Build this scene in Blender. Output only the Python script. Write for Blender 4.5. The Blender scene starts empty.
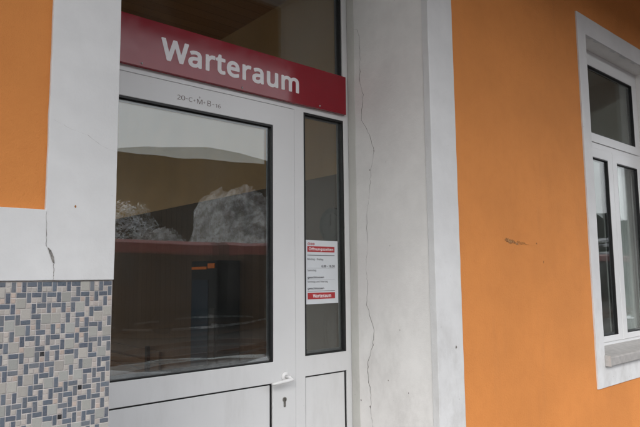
import bpy, bmesh, math, random
from mathutils import Vector, Matrix, noise
random.seed(7)
R = math.radians
sc = bpy.context.scene
COL = sc.collection

# ------------------------------------------------------------------ materials
def new_mat(name):
    m = bpy.data.materials.new(name); m.use_nodes = True
    nt = m.node_tree; nt.nodes.clear()
    out = nt.nodes.new('ShaderNodeOutputMaterial')
    return m, nt, out
def N(nt, t, **kw):
    n = nt.nodes.new(t)
    for k, v in kw.items():
        if k in n.inputs: n.inputs[k].default_value = v
        else: setattr(n, k, v)
    return n
def L(nt, a, b): nt.links.new(a, b)
def mixc(nt, fac, a, b, blend='MIX'):
    n = nt.nodes.new('ShaderNodeMix'); n.data_type = 'RGBA'; n.blend_type = blend
    for i, v in ((0, fac), (6, a), (7, b)):
        if hasattr(v, 'default_value'): L(nt, v, n.inputs[i])
        else: n.inputs[i].default_value = v if i == 0 else (*v, 1) if len(v) == 3 else v
    return n.outputs[2]
def ramp(nt, src, p0, p1, v0=0.0, v1=1.0):
    n = nt.nodes.new('ShaderNodeMapRange'); n.clamp = True
    n.interpolation_type = 'SMOOTHSTEP'
    for k, v in ((1, p0), (2, p1), (3, v0), (4, v1)): n.inputs[k].default_value = v
    L(nt, src, n.inputs[0]); return n.outputs[0]
def coords(nt, scale=(1, 1, 1), loc=(0, 0, 0)):
    tc = nt.nodes.new('ShaderNodeTexCoord'); mp = nt.nodes.new('ShaderNodeMapping')
    mp.inputs['Scale'].default_value = scale; mp.inputs['Location'].default_value = loc
    L(nt, tc.outputs['Object'], mp.inputs[0]); return mp.outputs[0]
def noi(nt, scale, detail=4, rough=.55, vscale=(1, 1, 1), loc=(0, 0, 0), dist=0):
    n = N(nt, 'ShaderNodeTexNoise', Scale=scale, Detail=detail, Roughness=rough, Distortion=dist)
    L(nt, coords(nt, vscale, loc), n.inputs['Vector']); return n.outputs[0]
def math_(nt, op, a, b):
    n = nt.nodes.new('ShaderNodeMath'); n.operation = op
    for i, v in ((0, a), (1, b)):
        if hasattr(v, 'default_value'): L(nt, v, n.inputs[i])
        else: n.inputs[i].default_value = v
    return n.outputs[0]
def bump(nt, hs, dist=.001):
    prev = None
    for h, s in hs:
        b = N(nt, 'ShaderNodeBump', Strength=s, Distance=dist)
        L(nt, h, b.inputs['Height'])
        if prev: L(nt, prev.outputs[0], b.inputs['Normal'])
        prev = b
    return prev.outputs[0]
def finish(nt, out, col, rough=.7, nrm=None, metal=0, spec=.4):
    p = N(nt, 'ShaderNodeBsdfPrincipled', Metallic=metal)
    p.inputs['Specular IOR Level'].default_value = spec
    if hasattr(col, 'default_value'): L(nt, col, p.inputs['Base Color'])
    else: p.inputs['Base Color'].default_value = (*col, 1)
    if hasattr(rough, 'default_value'): L(nt, rough, p.inputs['Roughness'])
    else: p.inputs['Roughness'].default_value = rough
    if nrm is not None: L(nt, nrm, p.inputs['Normal'])
    L(nt, p.outputs[0], out.inputs[0]); return p
def sepz(nt):
    s = nt.nodes.new('ShaderNodeSeparateXYZ'); tc = nt.nodes.new('ShaderNodeTexCoord')
    L(nt, tc.outputs['Object'], s.inputs[0]); return s.outputs

def plain(name, col, rough=.6, var=.08, scale=30, metal=0, bmp=.0, spec=.4):
    m, nt, out = new_mat(name)
    n = noi(nt, scale)
    c = mixc(nt, ramp(nt, n, .3, .7), tuple(v * (1 - var) for v in col), tuple(min(1, v * (1 + var)) for v in col))
    nr = bump(nt, [(n, bmp)]) if bmp else None
    finish(nt, out, c, rough, nr, metal, spec); return m

def plaster_white(name, base, stain=.5):
    m, nt, out = new_mat(name)
    big = noi(nt, 2.2, 5); mid = noi(nt, 9, 6, .6); fine = noi(nt, 140, 3); dots = noi(nt, 46, 2, .5, loc=(3, 1, 7))
    grime = noi(nt, 5.5, 8, .68, (1, 1, .6), (9, 2, 1))
    c = mixc(nt, ramp(nt, big, .3, .7), tuple(v * .93 for v in base), tuple(v * 1.04 for v in base))
    c = mixc(nt, ramp(nt, mid, .35, .75, 0, .35), c, tuple(v * .86 for v in base))
    low = ramp(nt, sepz(nt)[2], 2.1, .75, .06, 1)
    g = math_(nt, 'MULTIPLY', ramp(nt, grime, .40, .80), low)
    g = math_(nt, 'MULTIPLY', g, stain)
    c = mixc(nt, g, c, (.32, .305, .285))
    sp = math_(nt, 'MULTIPLY', ramp(nt, dots, .77, .80), .5)
    c = mixc(nt, sp, c, (.16, .14, .12))
    nr = bump(nt, [(mid, .35), (fine, .22), (noi(nt, 28, 4), .45)], .003)
    finish(nt, out, c, .82, nr, spec=.25); return m

def plaster_orange():
    m, nt, out = new_mat('orange_plaster')
    big = noi(nt, 1.6, 5); mid = noi(nt, 11, 6, .6); fine = noi(nt, 210, 2); dots = noi(nt, 33, 2, .5, loc=(1, 5, 2))
    b = (.66, .250, .066)
    c = mixc(nt, ramp(nt, big, .3, .7), tuple(v * .93 for v in b), tuple(v * 1.05 for v in b))
    c = mixc(nt, ramp(nt, mid, .4, .8, 0, .28), c, (.55, .19, .05))
    stre = noi(nt, 5, 6, .6, (1, 1, .12), (4, 4, 4))
    c = mixc(nt, ramp(nt, stre, .55, .75, 0, .16), c, (.42, .17, .07))
    c = mixc(nt, ramp(nt, dots, .77, .80, 0, .5), c, (.25, .11, .04))
    nr = bump(nt, [(mid, .35), (fine, .6), (noi(nt, 75, 4), .75)], .003)
    finish(nt, out, c, .78, nr, spec=.28); return m

def pvc():
    m, nt, out = new_mat('white_plastic_profile')
    b = (.70, .705, .71)
    n = noi(nt, 4, 6); st = noi(nt, 7, 6, .65, (1, 1, .25), (2, 2, 2)); low = ramp(nt, sepz(nt)[2], 1.6, .7, .15, .9)
    c = mixc(nt, ramp(nt, n, .3, .7), tuple(v * .97 for v in b), b)
    c = mixc(nt, math_(nt, 'MULTIPLY', ramp(nt, st, .48, .75, 0, .22), low), c, (.36, .35, .33))
    d = noi(nt, 90, 2, .5, loc=(5, 5, 5))
    c = mixc(nt, ramp(nt, d, .76, .78, 0, .5), c, (.2, .19, .17))
    finish(nt, out, c, ramp(nt, n, .3, .7, .3, .42), bump(nt, [(noi(nt, 300, 2), .05)], .0005), spec=.5); return m

def glass(name, film=None, bow=0, tint=(.93, .945, .935), r0=.05, grz=1.0):
    m, nt, out = new_mat(name)
    lw = N(nt, 'ShaderNodeLayerWeight', Blend=.5)
    p5 = math_(nt, 'POWER', lw.outputs['Facing'], 5.0)
    f = math_(nt, 'ADD', math_(nt, 'MULTIPLY', p5, (1 - r0) * grz), r0)
    tr = N(nt, 'ShaderNodeBsdfTransparent'); tr.inputs[0].default_value = (*tint, 1)
    gl = N(nt, 'ShaderNodeBsdfGlossy', Roughness=.0); gl.inputs[0].default_value = (1, 1, 1, 1)
    L(nt, bump(nt, [(noi(nt, 2.5, 2), .09)], .004), gl.inputs['Normal'])
    mx = N(nt, 'ShaderNodeMixShader'); L(nt, f, mx.inputs[0]); L(nt, tr.outputs[0], mx.inputs[1]); L(nt, gl.outputs[0], mx.inputs[2])
    res = mx.outputs[0]
    df = N(nt, 'ShaderNodeBsdfDiffuse'); df.inputs[0].default_value = (.55, .56, .56, 1)
    dust = noi(nt, 3.5, 7, .7, (1, 1, .5)); dfac = ramp(nt, dust, .35, .8, .001, .010)
    if film:
        z0, z1 = film
        streak = noi(nt, 60, 4, .7, (1, 1, .12)); blot = noi(nt, 9, 6, .7, (1, 1, 1.6), (3, 0, 1))
        g = ramp(nt, sepz(nt)[2], z1, z0, 0, 1)
        a = math_(nt, 'MULTIPLY', g, ramp(nt, blot, .33, .68, .04, .32))
        a = math_(nt, 'MULTIPLY', a, ramp(nt, streak, .3, .7, .45, 1.0))
        dfac = math_(nt, 'ADD', dfac, a)
    m2 = N(nt, 'ShaderNodeMixShader'); L(nt, dfac, m2.inputs[0]); L(nt, res, m2.inputs[1]); L(nt, df.outputs[0], m2.inputs[2])
    L(nt, m2.outputs[0], out.inputs[0]); return m

def boards(name, c1, c2, per=9.0, axis=0, rough=.85):
    m, nt, out = new_mat(name)
    s = sepz(nt)[axis]
    w = math_(nt, 'FRACT', math_(nt, 'MULTIPLY', s, per), 0)
    gap = ramp(nt, w, .0, .06, 1, 0)
    idx = math_(nt, 'FLOOR', math_(nt, 'MULTIPLY', s, per), 0)
    wn = N(nt, 'ShaderNodeTexWhiteNoise', noise_dimensions='1D'); L(nt, idx, wn.inputs['W'])
    vs = [18, 18, 18]; vs[1 if axis != 1 else 0] = 1.2
    gr = noi(nt, 1.5, 5, .6, tuple(vs))
    f = math_(nt, 'ADD', math_(nt, 'MULTIPLY', wn.outputs[0], .5), math_(nt, 'MULTIPLY', gr, .5))
    c = mixc(nt, f, c1, c2); c = mixc(nt, math_(nt, 'MULTIPLY', gap, .8), c, (.01, .007, .005))
    finish(nt, out, c, rough, spec=.08); return m

M = {}
M['orange'] = plaster_orange()
M['white'] = plaster_white('white_plaster', (.80, .79, .775), .32)
M['trim'] = plaster_white('white_trim_plaster', (.68, .685, .69), .45)
M['pvc'] = pvc()
M['rubber'] = plain('black_rubber_seal', (.012, .012, .013), .45, .2)
M['alu'] = plain('aluminium_spacer', (.10, .105, .11), .4, .1, 60, .6)
M['sillm'] = plain('bronze_grey_sill', (.47, .455, .44), .45, .1, 20, .3)
M['glass'] = glass('window_glass', r0=.045)
M['coated'] = glass('coated_window_glass', r0=.03, grz=.45)
M['doorglass'] = glass('door_glass', (1.135, 1.19), r0=.040)
M['handle'] = plain('white_lacquer', (.8, .8, .8), .22, .02)
M['steel'] = plain('dull_steel', (.30, .29, .27), .35, .15, 90, .9)
M['black'] = plain('black', (.01, .01, .01), .8, .1, spec=.1)
M['ochre'] = plain('ochre_wall_paint', (.33, .185, .07), .8, .06, 3, bmp=.1)
M['woodceil'] = boards('timber_ceiling', (.22, .105, .042), (.29, .145, .06), 8, 1)
M['woodpanel'] = boards('dark_timber_panelling', (.055, .033, .022), (.08, .048, .030), 9, 1)
M['floor'] = plain('terrazzo_floor', (.045, .038, .033), .8, .25, 60, spec=.1)
M['canopywood'] = boards('canopy_soffit_boards', (.20, .12, .07), (.28, .17, .10), 8, 0)
M['sheet'] = plain('grey_sheet_metal', (.22, .23, .24), .5, .1, 4)
M['post'] = plain('pale_grey_steel', (.42, .43, .43), .45, .1, 10)
M['letter'] = plain('white_vinyl', (.78, .76, .78), .35, .01)
M['pencil'] = plain('grey_chalk', (.20, .17, .16), .8, .3, 200)
M['paper'] = plain('white_paper', (.66, .69, .72), .5, .02, 10)
M['print'] = plain('black_print', (.06, .06, .07), .6, .1)
M['greyprint'] = plain('grey_print', (.25, .26, .27), .6, .1)
M['redprint'] = plain('red_print', (.42, .035, .04), .5, .05)
M['crack'] = plain('crack_shadow', (.15, .135, .12), .9, .4, 60)
M['chip'] = plain('exposed_mortar', (.22, .21, .20), .95, .4, 90, bmp=.5)
M['mortar'] = plain('bare_mortar_patch', (.40, .21, .09), .95, .3, 80)
M['scuff2'] = plain('faded_scrape', (.42, .165, .045), .95, .2, 70)
M['scuff'] = plain('scraped_render', (.35, .15, .05), .95, .35, 60)
M['caulk'] = plaster_white('old_caulking', (.52, .52, .49), .8)
M['curtain'] = plain('grey_curtain', (.50, .51, .52), .9, .1, 5)
M['lampglass'] = plain('cream_lamp_glass', (.55, .55, .42), .3, .03)
M['asphalt'] = plain('platform_asphalt', (.035, .030, .027), .8, .4, 3, bmp=.3)
M['concrete'] = plain('concrete_edge', (.12, .115, .11), .85, .15, 8)
M['ballast'] = plain('ballast_stone', (.04, .033, .029), .95, .6, 14, bmp=1)
M['rail'] = plain('rusty_rail', (.16, .08, .05), .5, .2, 9, .6)
M['snow'] = plain('dirty_snow', (.78, .80, .83), .6, .14, 3, bmp=.6)
M['trainred'] = plain('red_train_paint', (.17, .02, .02), .35, .06, 1)
M['traingrey'] = plain('grey_train_paint', (.03, .025, .023), .8, .06, 1, spec=.1)
M['trainglass'] = plain('dark_train_window', (.012, .014, .016), .3, .1, spec=.2)
M['bark'] = plain('dark_bark', (.06, .045, .035), .9, .3, 9)
M['needles'] = plain('dark_needles', (.035, .045, .03), .9, .4, 3)
M['orangeled'] = plain('orange_display_strip', (.5, .12, .02), .8, .05, spec=.1)
M['bluepanel'] = plain('blue_panel', (.012, .018, .028), .8, .1, spec=.1)

def sign_mat():
    m, nt, out = new_mat('red_enamel_sign')
    n = noi(nt, 3, 4)
    c = mixc(nt, ramp(nt, n, .3, .7), (.235, .008, .018), (.26, .010, .021))
    p = finish(nt, out, c, ramp(nt, noi(nt, 14, 5), .3, .7, .10, .16), bump(nt, [(noi(nt, 3, 2), .03)], .003), spec=.42)
    return m
M['sign'] = sign_mat()

def forest():
    m, nt, out = new_mat('forest_hillside')
    a = noi(nt, .22, 6, .7); b = noi(nt, .03, 4)
    c = mixc(nt, ramp(nt, a, .35, .7), (.008, .010, .009), (.026, .028, .026))
    c = mixc(nt, ramp(nt, b, .5, .75, 0, .25), c, (.05, .05, .05))
    finish(nt, out, c, .95, spec=0); return m
M['forest'] = forest()

def rocksnow():
    m, nt, out = new_mat('gritty_snow')
    a = noi(nt, 2.6, 10, .8); b_ = noi(nt, 9, 5, .7, (1, 1, 2.5), (2, 1, 0))
    c = mixc(nt, ramp(nt, a, .455, .55), (.92, .93, .95), (.38, .38, .38))
    c = mixc(nt, ramp(nt, b_, .55, .68, 0, .8), c, (.07, .065, .06))
    finish(nt, out, c, .8, bump(nt, [(a, 1.0), (b_, .8)], .3)); return m
M['rocksnow'] = rocksnow()
# mosaic: one material with a colour attribute per tile, grout separate
def tile_mat():
    m, nt, out = new_mat('mosaic_tile')
    at = N(nt, 'ShaderNodeAttribute', attribute_name='tile'); n = noi(nt, 160, 4, .6); g = noi(nt, 7, 6, .65)
    c = mixc(nt, ramp(nt, n, .3, .7, 0, .22), at.outputs['Color'], (.22, .22, .23))
    c = mixc(nt, ramp(nt, g, .5, .75, 0, .25), c, (.30, .27, .24))
    finish(nt, out, c, ramp(nt, n, .3, .7, .25, .5), spec=.5); return m
M['tile'] = tile_mat()
M['grout'] = plain('pale_grout', (.49, .46, .45), .95, .12, 40)

# ------------------------------------------------------------------ mesh builder
class MB:
    def __init__(s): s.v = []; s.f = []; s.m = []; s.key = {}
    def vert(s, p, merge=True):
        if merge:
            k = (round(p[0], 5), round(p[1], 5), round(p[2], 5))
            if k in s.key: return s.key[k]
            s.key[k] = len(s.v)
        s.v.append(tuple(p)); return len(s.v) - 1
    def quad(s, pts, mi=0, merge=True):
        s.f.append([s.vert(p, merge) for p in pts]); s.m.append(mi)
    def box(s, x0, x1, y0, y1, z0, z1, mi=0):
        P = [(x, y, z) for x in (x0, x1) for y in (y0, y1) for z in (z0, z1)]
        b = len(s.v); s.v += P
        for f in ((0, 1, 3, 2), (4, 6, 7, 5), (0, 4, 5, 1), (2, 3, 7, 6), (0, 2, 6, 4), (1, 5, 7, 3)):
            s.f.append([b + i for i in f]); s.m.append(mi)
        return s
    def holed(s, x0, x1, z0, z1, y0, y1, holes, cell=None, mfront=0, mside=0, mback=0, jit=0):
        """slab in the XZ plane with rectangular openings, front face at y0"""
        xs = {x0, x1}; zs = {z0, z1}
        for h in holes: xs |= {h[0], h[1]}; zs |= {h[2], h[3]}
        def sub(vs):
            vs = sorted(v for v in vs)
            if not cell: return vs
            o = [vs[0]]
            for a, b in zip(vs, vs[1:]):
                n = max(1, int(round((b - a) / cell)))
                o += [a + (b - a) * i / n for i in range(1, n + 1)]
            return o
        xs = sub([x for x in xs if x0 <= x <= x1]); zs = sub([z for z in zs if z0 <= z <= z1])
        inside = lambda i, j: 0 <= i < len(xs) - 1 and 0 <= j < len(zs) - 1 and not any(
            h[0] < (xs[i] + xs[i + 1]) / 2 < h[1] and h[2] < (zs[j] + zs[j + 1]) / 2 < h[3] for h in holes)
        def J(x, y, z):
            if not jit: return (x, y, z)
            a = noise.noise_vector(Vector((x * 9, y * 2, z * 9))) + .5 * noise.noise_vector(Vector((x * 37, y * 2, z * 37)))
            return (x + a.x * jit, y + a.y * jit * .6, z + a.z * jit)
        for i in range(len(xs) - 1):
            for j in range(len(zs) - 1):
                if not inside(i, j): continue
                a, b, c, d = xs[i], xs[i + 1], zs[j], zs[j + 1]
                s.quad([J(a, y0, c), J(b, y0, c), J(b, y0, d), J(a, y0, d)], mfront)
                s.quad([J(a, y1, c), J(a, y1, d), J(b, y1, d), J(b, y1, c)], mback)
                if not inside(i - 1, j): s.quad([J(a, y0, c), J(a, y0, d), J(a, y1, d), J(a, y1, c)], mside)
                if not inside(i + 1, j): s.quad([J(b, y0, c), J(b, y1, c), J(b, y1, d), J(b, y0, d)], mside)
                if not inside(i, j - 1): s.quad([J(a, y0, c), J(a, y1, c), J(b, y1, c), J(b, y0, c)], mside)
                if not inside(i, j + 1): s.quad([J(a, y0, d), J(b, y0, d), J(b, y1, d), J(a, y1, d)], mside)
        return s
    def tube(s, pts, rad, n=12, mi=0, cap=True, flat=1.0):
        pts = [Vector(p) for p in pts]; rings = []
        for i, p in enumerate(pts):
            d = (pts[min(i + 1, len(pts) - 1)] - pts[max(i - 1, 0)]).normalized()
            u = d.cross(Vector((0, 0, 1)) if abs(d.z) < .9 else Vector((1, 0, 0))).normalized(); w = d.cross(u)
            r = rad[i] if isinstance(rad, (list, tuple)) else rad
            rings.append([s.vert(p + u * math.cos(2 * math.pi * k / n) * r + w * math.sin(2 * math.pi * k / n) * r * flat, False) for k in range(n)])
        for a, b in zip(rings, rings[1:]):
            for k in range(n):
                s.f.append([a[k], a[(k + 1) % n], b[(k + 1) % n], b[k]]); s.m.append(mi)
        if cap:
            s.f.append(rings[0][::-1]); s.m.append(mi); s.f.append(rings[-1]); s.m.append(mi)
        return s
    def build(s, name, mats, parent=None, bevel=0, smooth=False, loc=None, seg=2):
        me = bpy.data.meshes.new(name)
        off = Vector(loc) if loc else Vector((0, 0, 0))
        me.from_pydata([tuple(Vector(p) - off) for p in s.v], [], s.f)
        for m in (mats if isinstance(mats, list) else [mats]): me.materials.append(m)
        me.polygons.foreach_set('material_index', s.m)
        if smooth: me.polygons.foreach_set('use_smooth', [True] * len(me.polygons))
        me.update()
        bm = bmesh.new(); bm.from_mesh(me); bmesh.ops.recalc_face_normals(bm, faces=bm.faces); bm.to_mesh(me); bm.free()
        o = bpy.data.objects.new(name, me); COL.objects.link(o)
        o.location = off
        if parent: o.parent = parent
        if bevel:
            b = o.modifiers.new('bevel', 'BEVEL'); b.width = bevel; b.segments = seg; b.limit_method = 'ANGLE'; b.angle_limit = R(40)
        return o

def tag(o, label=None, cat=None, group=None, kind=None):
    if label: o['label'] = label
    if cat: o['category'] = cat
    if group: o['group'] = group
    if kind: o['kind'] = kind
    return o
def thing(name, label, cat, loc=(0, 0, 0), group=None):
    o = bpy.data.objects.new(name, None); COL.objects.link(o); o.location = loc
    o.empty_display_size = .2
    return tag(o, label, cat, group)
def kids(o): return [c for c in bpy.data.objects if c.parent == o]
def copy_tree(o, parent=None):
    c = o.copy(); COL.objects.link(c); c.parent = parent
    for ch in kids(o): copy_tree(ch, c)
    return c

# outlines of the letters used on the signs (thousandths of the letter height): advance width, closed contours
GLYPHS = {'r':{' ':(260,[]),'+':(459,[[(257,311),(417,311),(417,254),(257,254),(257,89),(200,89),(200,254),(40,254),(40,311),(200,311),(200,477),(257,477)]]),'-':(258,[[(32,184),(32,246),(
226,246),(226,184)]]),'.':(215,[[(58,43),(60,64),(67,79),(78,89),(99,97),(122,95),(142,85),(152,73),(157,54),(155,23),(148,7),(136,-3),(115,-11),(92,-9),(72,2),(63,14)]]),'0':(459,[[(419,287),(
413,185),(399,122),(376,70),(343,31),(301,5),(248,-7),(204,-7),(181,-2),(140,15),(106,43),(80,81),(60,129),(52,156),(43,217),(39,287),(46,389),(58,446),(67,471),(89,514),(119,547),(
136,559),(178,576),(202,580),(253,580),(298,569),(317,559),(351,531),(378,494),(389,471),(399,446),(412,389)],[(110,287),(114,202),(121,156),(133,119),(149,90),(159,78),(183,62),(197,56),(
229,52),(260,56),(274,61),(298,78),(317,103),(336,156),(346,228),(348,287),(346,346),(336,417),(317,470),(298,495),(287,505),(260,517),(229,521),(212,520),(183,512),(159,495),(141,470),(
121,417),(114,372)]]),'1':(459,[[(285,0),(216,0),(216,418),(219,499),(108,405),(71,452),(226,573),(285,573)]]),'2':(459,[[(417,0),(38,0),(38,59),(221,243),(273,301),(306,353),(316,380),(
321,409),(320,442),(311,473),(294,496),(268,512),(254,517),(204,520),(160,511),(122,493),(83,466),(45,513),(84,541),(128,564),(166,575),(206,580),(241,580),(280,574),(313,562),(353,534),(
372,510),(386,480),(394,428),(387,376),(367,328),(348,297),(310,251),(128,67),(128,64),(417,64)]]),'3':(459,[[(395,439),(390,396),(381,372),(367,351),(350,334),(329,320),(304,309),(
277,302),(277,298),(326,288),(364,268),(379,255),(401,223),(412,185),(412,143),(409,125),(398,90),(379,59),(353,34),(318,14),(275,0),(250,-5),(193,-8),(126,-4),(80,6),(36,23),(36,89),(
66,76),(114,61),(179,52),(249,56),(290,71),(305,81),(327,109),(334,126),(339,164),(336,191),(327,213),(312,231),(292,245),(265,255),(234,262),(198,265),(123,265),(123,326),(198,326),(
231,330),(271,345),(300,368),(317,398),(323,434),(319,464),(305,489),(283,507),(254,518),(219,521),(195,520),(164,515),(135,506),(75,473),(39,521),(66,539),(98,556),(153,574),(218,581),(
283,574),(309,566),(332,555),(352,540),(367,524),(388,485)]]),'6':(459,[[(44,245),(51,342),(68,416),(82,450),(99,481),(134,522),(179,554),(235,574),(306,581),(351,578),(377,573),(377,513),(
323,522),(267,520),(216,504),(177,477),(150,441),(131,396),(120,346),(115,291),(119,291),(143,319),(166,337),(194,350),(229,357),(274,358),(310,351),(342,338),(369,319),(391,293),(408,262),(
418,226),(421,184),(417,140),(407,100),(389,65),(365,37),(336,15),(319,7),(301,0),(261,-7),(223,-7),(192,-3),(163,7),(136,22),(112,42),(90,67),(65,114),(49,174)],[(238,51),(258,53),(
292,63),(320,84),(340,115),(346,136),(351,184),(350,205),(341,242),(324,271),(311,283),(280,298),(241,303),(199,297),(175,287),(154,274),(138,257),(125,238),(118,218),(115,198),(118,167),(
126,136),(140,107),(153,90),(176,70),(194,60),(215,53)]]),'8':(459,[[(229,581),(285,575),(332,558),(369,530),(386,506),(392,492),(399,461),(400,430),(395,405),(385,383),(355,346),(325,323),(
291,303),(343,273),(386,237),(401,216),(412,191),(419,148),(415,112),(410,95),(395,65),(374,40),(346,20),(313,4),(274,-5),(231,-8),(164,-1),(126,10),(95,28),(71,50),(53,77),(43,109),(
39,146),(45,189),(56,214),(71,236),(111,272),(158,299),(107,336),(83,362),(71,383),(63,405),(58,431),(59,461),(66,492),(72,506),(90,530),(126,558),(174,575)],[(108,145),(113,114),(127,87),(
138,76),(167,58),(185,53),(229,48),(272,53),(305,66),(319,76),(339,101),(345,115),(350,148),(344,179),(335,197),(321,213),(282,242),(217,270),(167,244),(132,214),(121,197),(113,178)],[(228,524),(
195,520),(167,510),(155,502),(137,482),(128,456),(127,441),(132,409),(141,391),(154,376),(179,357),(232,330),(273,351),(305,376),(317,392),(326,409),(330,441),(326,470),(320,482),(302,502),(
290,510),(262,520)]]),'B':(521,[[(241,573),(319,568),(380,552),(404,541),(424,526),(439,508),(450,486),(457,460),(459,431),(454,393),(446,371),(434,351),(409,328),(376,311),(350,304),(
350,300),(390,290),(415,279),(446,256),(461,236),(472,211),(477,180),(477,143),(469,106),(454,74),(431,48),(402,27),(367,12),(303,1),(78,0),(78,573)],[(256,329),(283,330),(328,337),(
344,344),(367,363),(380,389),(384,423),(383,440),(372,470),(351,490),(318,503),(297,508),(245,511),(150,511),(150,329)],[(150,269),(150,61),(265,61),(319,66),(358,80),(382,103),(396,133),(
400,150),(400,180),(396,202),(388,221),(366,245),(330,261),(299,267)]]),'C':(507,[[(323,517),(288,515),(256,507),(213,487),(189,467),(168,443),(145,400),(134,365),(127,328),(126,259),(
139,185),(157,144),(168,126),(196,96),(231,73),(251,65),(297,56),(337,56),(380,59),(460,78),(460,15),(420,3),(379,-4),(330,-8),(278,-7),(217,5),(191,15),(144,44),(106,82),(78,131),(
59,188),(50,252),(50,313),(60,384),(84,446),(120,499),(150,527),(186,550),(227,567),(273,577),(341,580),(409,572),(455,559),(482,547),(453,486),(381,511)]]),'F':(416,[[(150,0),(78,0),(
78,573),(398,573),(398,509),(150,509),(150,306),(383,306),(383,243),(150,243)]]),'M':(727,[[(330,0),(142,502),(139,502),(144,371),(144,0),(78,0),(78,573),(184,573),(361,103),(364,103),(
544,573),(650,573),(650,0),(578,0),(578,374),(584,501),(581,501),(390,0)]]),'S':(440,[[(403,153),(399,115),(394,97),(378,66),(354,40),(340,29),(307,11),(245,-5),(185,-8),(103,0),(65,10),(
41,19),(41,88),(96,69),(147,58),(201,55),(247,59),(273,66),(302,83),(321,106),(330,136),(330,158),(323,186),(313,202),(298,216),(264,236),(168,276),(120,300),(85,330),(66,356),(51,397),(
49,452),(56,485),(63,499),(93,536),(120,555),(153,569),(210,580),(250,580),(302,575),(348,564),(389,549),(366,487),(316,505),(259,516),(202,516),(169,507),(145,491),(133,478),(125,462),(
121,434),(123,412),(129,394),(139,378),(153,364),(197,339),(317,287),(345,270),(367,250),(385,228),(396,202)]]),'a':(450,[[(231,437),(287,432),(331,415),(347,403),(361,387),(371,368),(
379,346),(385,293),(385,0),(334,0),(320,61),(317,61),(279,22),(244,2),(223,-3),(186,-8),(157,-7),(129,-3),(91,12),(71,27),(55,48),(43,73),(37,119),(39,144),(45,166),(55,186),(69,203),(
87,219),(110,231),(137,241),(168,249),(203,254),(316,259),(315,305),(308,337),(293,359),(271,373),(243,379),(201,379),(163,370),(106,347),(84,400),(151,426),(182,433)],[(252,208),(222,206),(
173,197),(155,190),(130,172),(115,148),(110,119),(113,93),(124,73),(132,66),(163,52),(210,50),(229,54),(264,68),(292,92),(302,108),(314,148),(315,210)]]),'d':(493,[[(221,-8),(190,-6),(
162,1),(136,12),(113,28),(92,48),(75,72),(61,101),(52,134),(46,172),(46,256),(52,294),(62,327),(75,357),(93,381),(113,402),(137,417),(162,429),(191,436),(234,438),(280,429),(316,412),(
337,395),(354,374),(359,374),(355,433),(354,609),(425,609),(425,0),(368,0),(358,58),(354,58),(330,31),(299,9),(258,-5)],[(232,51),(280,56),(299,64),(315,74),(328,88),(345,124),(351,146),(
355,213),(351,271),(338,318),(329,336),(316,352),(300,364),(281,372),(231,379),(190,372),(173,363),(158,350),(146,334),(135,315),(122,269),(117,213),(122,156),(135,111),(146,93),(158,78),(
173,66),(190,57)]]),'e':(452,[[(234,438),(276,434),(313,422),(344,403),(370,378),(390,346),(404,309),(411,267),(411,201),(117,201),(124,148),(141,107),(154,90),(187,66),(207,58),(254,52),(
300,55),(340,63),(392,82),(392,20),(327,-1),(284,-7),(227,-7),(183,1),(143,17),(109,41),(81,72),(61,112),(48,158),(44,212),(48,265),(59,312),(78,352),(103,385),(134,411),(152,420),(
191,433)],[(233,380),(196,375),(166,359),(154,348),(134,318),(122,280),(119,257),(338,257),(330,310),(321,332),(309,350),(292,364),(272,374)]]),'g':(493,[[(221,438),(253,435),(297,422),(
334,397),(355,373),(359,373),(369,430),(425,430),(425,-7),(418,-73),(404,-109),(395,-125),(384,-139),(357,-162),(323,-179),(303,-185),(258,-192),(214,-192),(163,-188),(117,-179),(78,-165),(
78,-100),(133,-121),(183,-131),(258,-133),(294,-122),(310,-113),(335,-88),(350,-54),(354,-34),(358,57),(354,57),(335,33),(312,15),(270,-2),(221,-8),(189,-6),(160,1),(134,13),(111,29),(
91,51),(74,76),(61,105),(52,138),(46,174),(46,253),(52,289),(61,322),(74,351),(91,377),(111,399),(134,416),(160,428),(189,435)],[(230,379),(203,375),(179,366),(159,351),(143,330),(130,303),(
122,271),(117,213),(122,156),(136,110),(146,92),(174,65),(210,51),(232,50),(268,53),(297,62),(320,78),(332,92),(342,110),(351,142),(356,214),(354,257),(348,293),(330,335),(312,354),(
290,368),(262,376)]]),'i':(207,[[(139,430),(139,0),(68,0),(68,430)],[(104,591),(122,587),(137,575),(143,563),(145,546),(141,523),(133,512),(122,505),(104,501),(85,505),(75,512),(64,530),(
63,546),(64,563),(75,580),(85,587)]]),'m':(750,[[(540,438),(592,432),(633,414),(649,401),(662,384),(672,363),(683,311),(685,280),(685,0),(615,0),(615,277),(612,313),(601,342),(584,362),(
560,374),(528,379),(483,373),(465,366),(450,355),(438,342),(421,308),(416,287),(411,237),(411,0),(342,0),(342,277),(338,313),(328,342),(310,362),(286,374),(253,379),(222,376),(196,367),(
176,353),(154,321),(146,294),(139,243),(139,0),(68,0),(68,430),(125,430),(136,371),(140,371),(165,402),(181,414),(207,427),(256,438),(303,435),(335,427),(362,412),(383,392),(398,366),(
402,366),(433,403),(461,420),(507,435)]]),'n':(496,[[(275,438),(331,432),(374,414),(391,401),(405,384),(416,363),(424,339),(431,280),(431,0),(361,0),(361,275),(357,313),(346,342),(327,362),(
300,374),(265,379),(238,377),(215,372),(195,364),(179,353),(166,338),(156,321),(143,278),(140,252),(139,0),(68,0),(68,430),(125,430),(136,371),(140,371),(159,395),(193,419),(232,433)]]),'o':(485,[[(442,216),(
437,156),(428,121),(407,76),(388,51),(352,21),(324,7),(277,-6),(225,-7),(177,1),(149,13),(111,40),(90,63),(65,105),(54,138),(45,195),(45,243),(48,269),(60,316),(79,355),(105,387),(137,412),(
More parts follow.
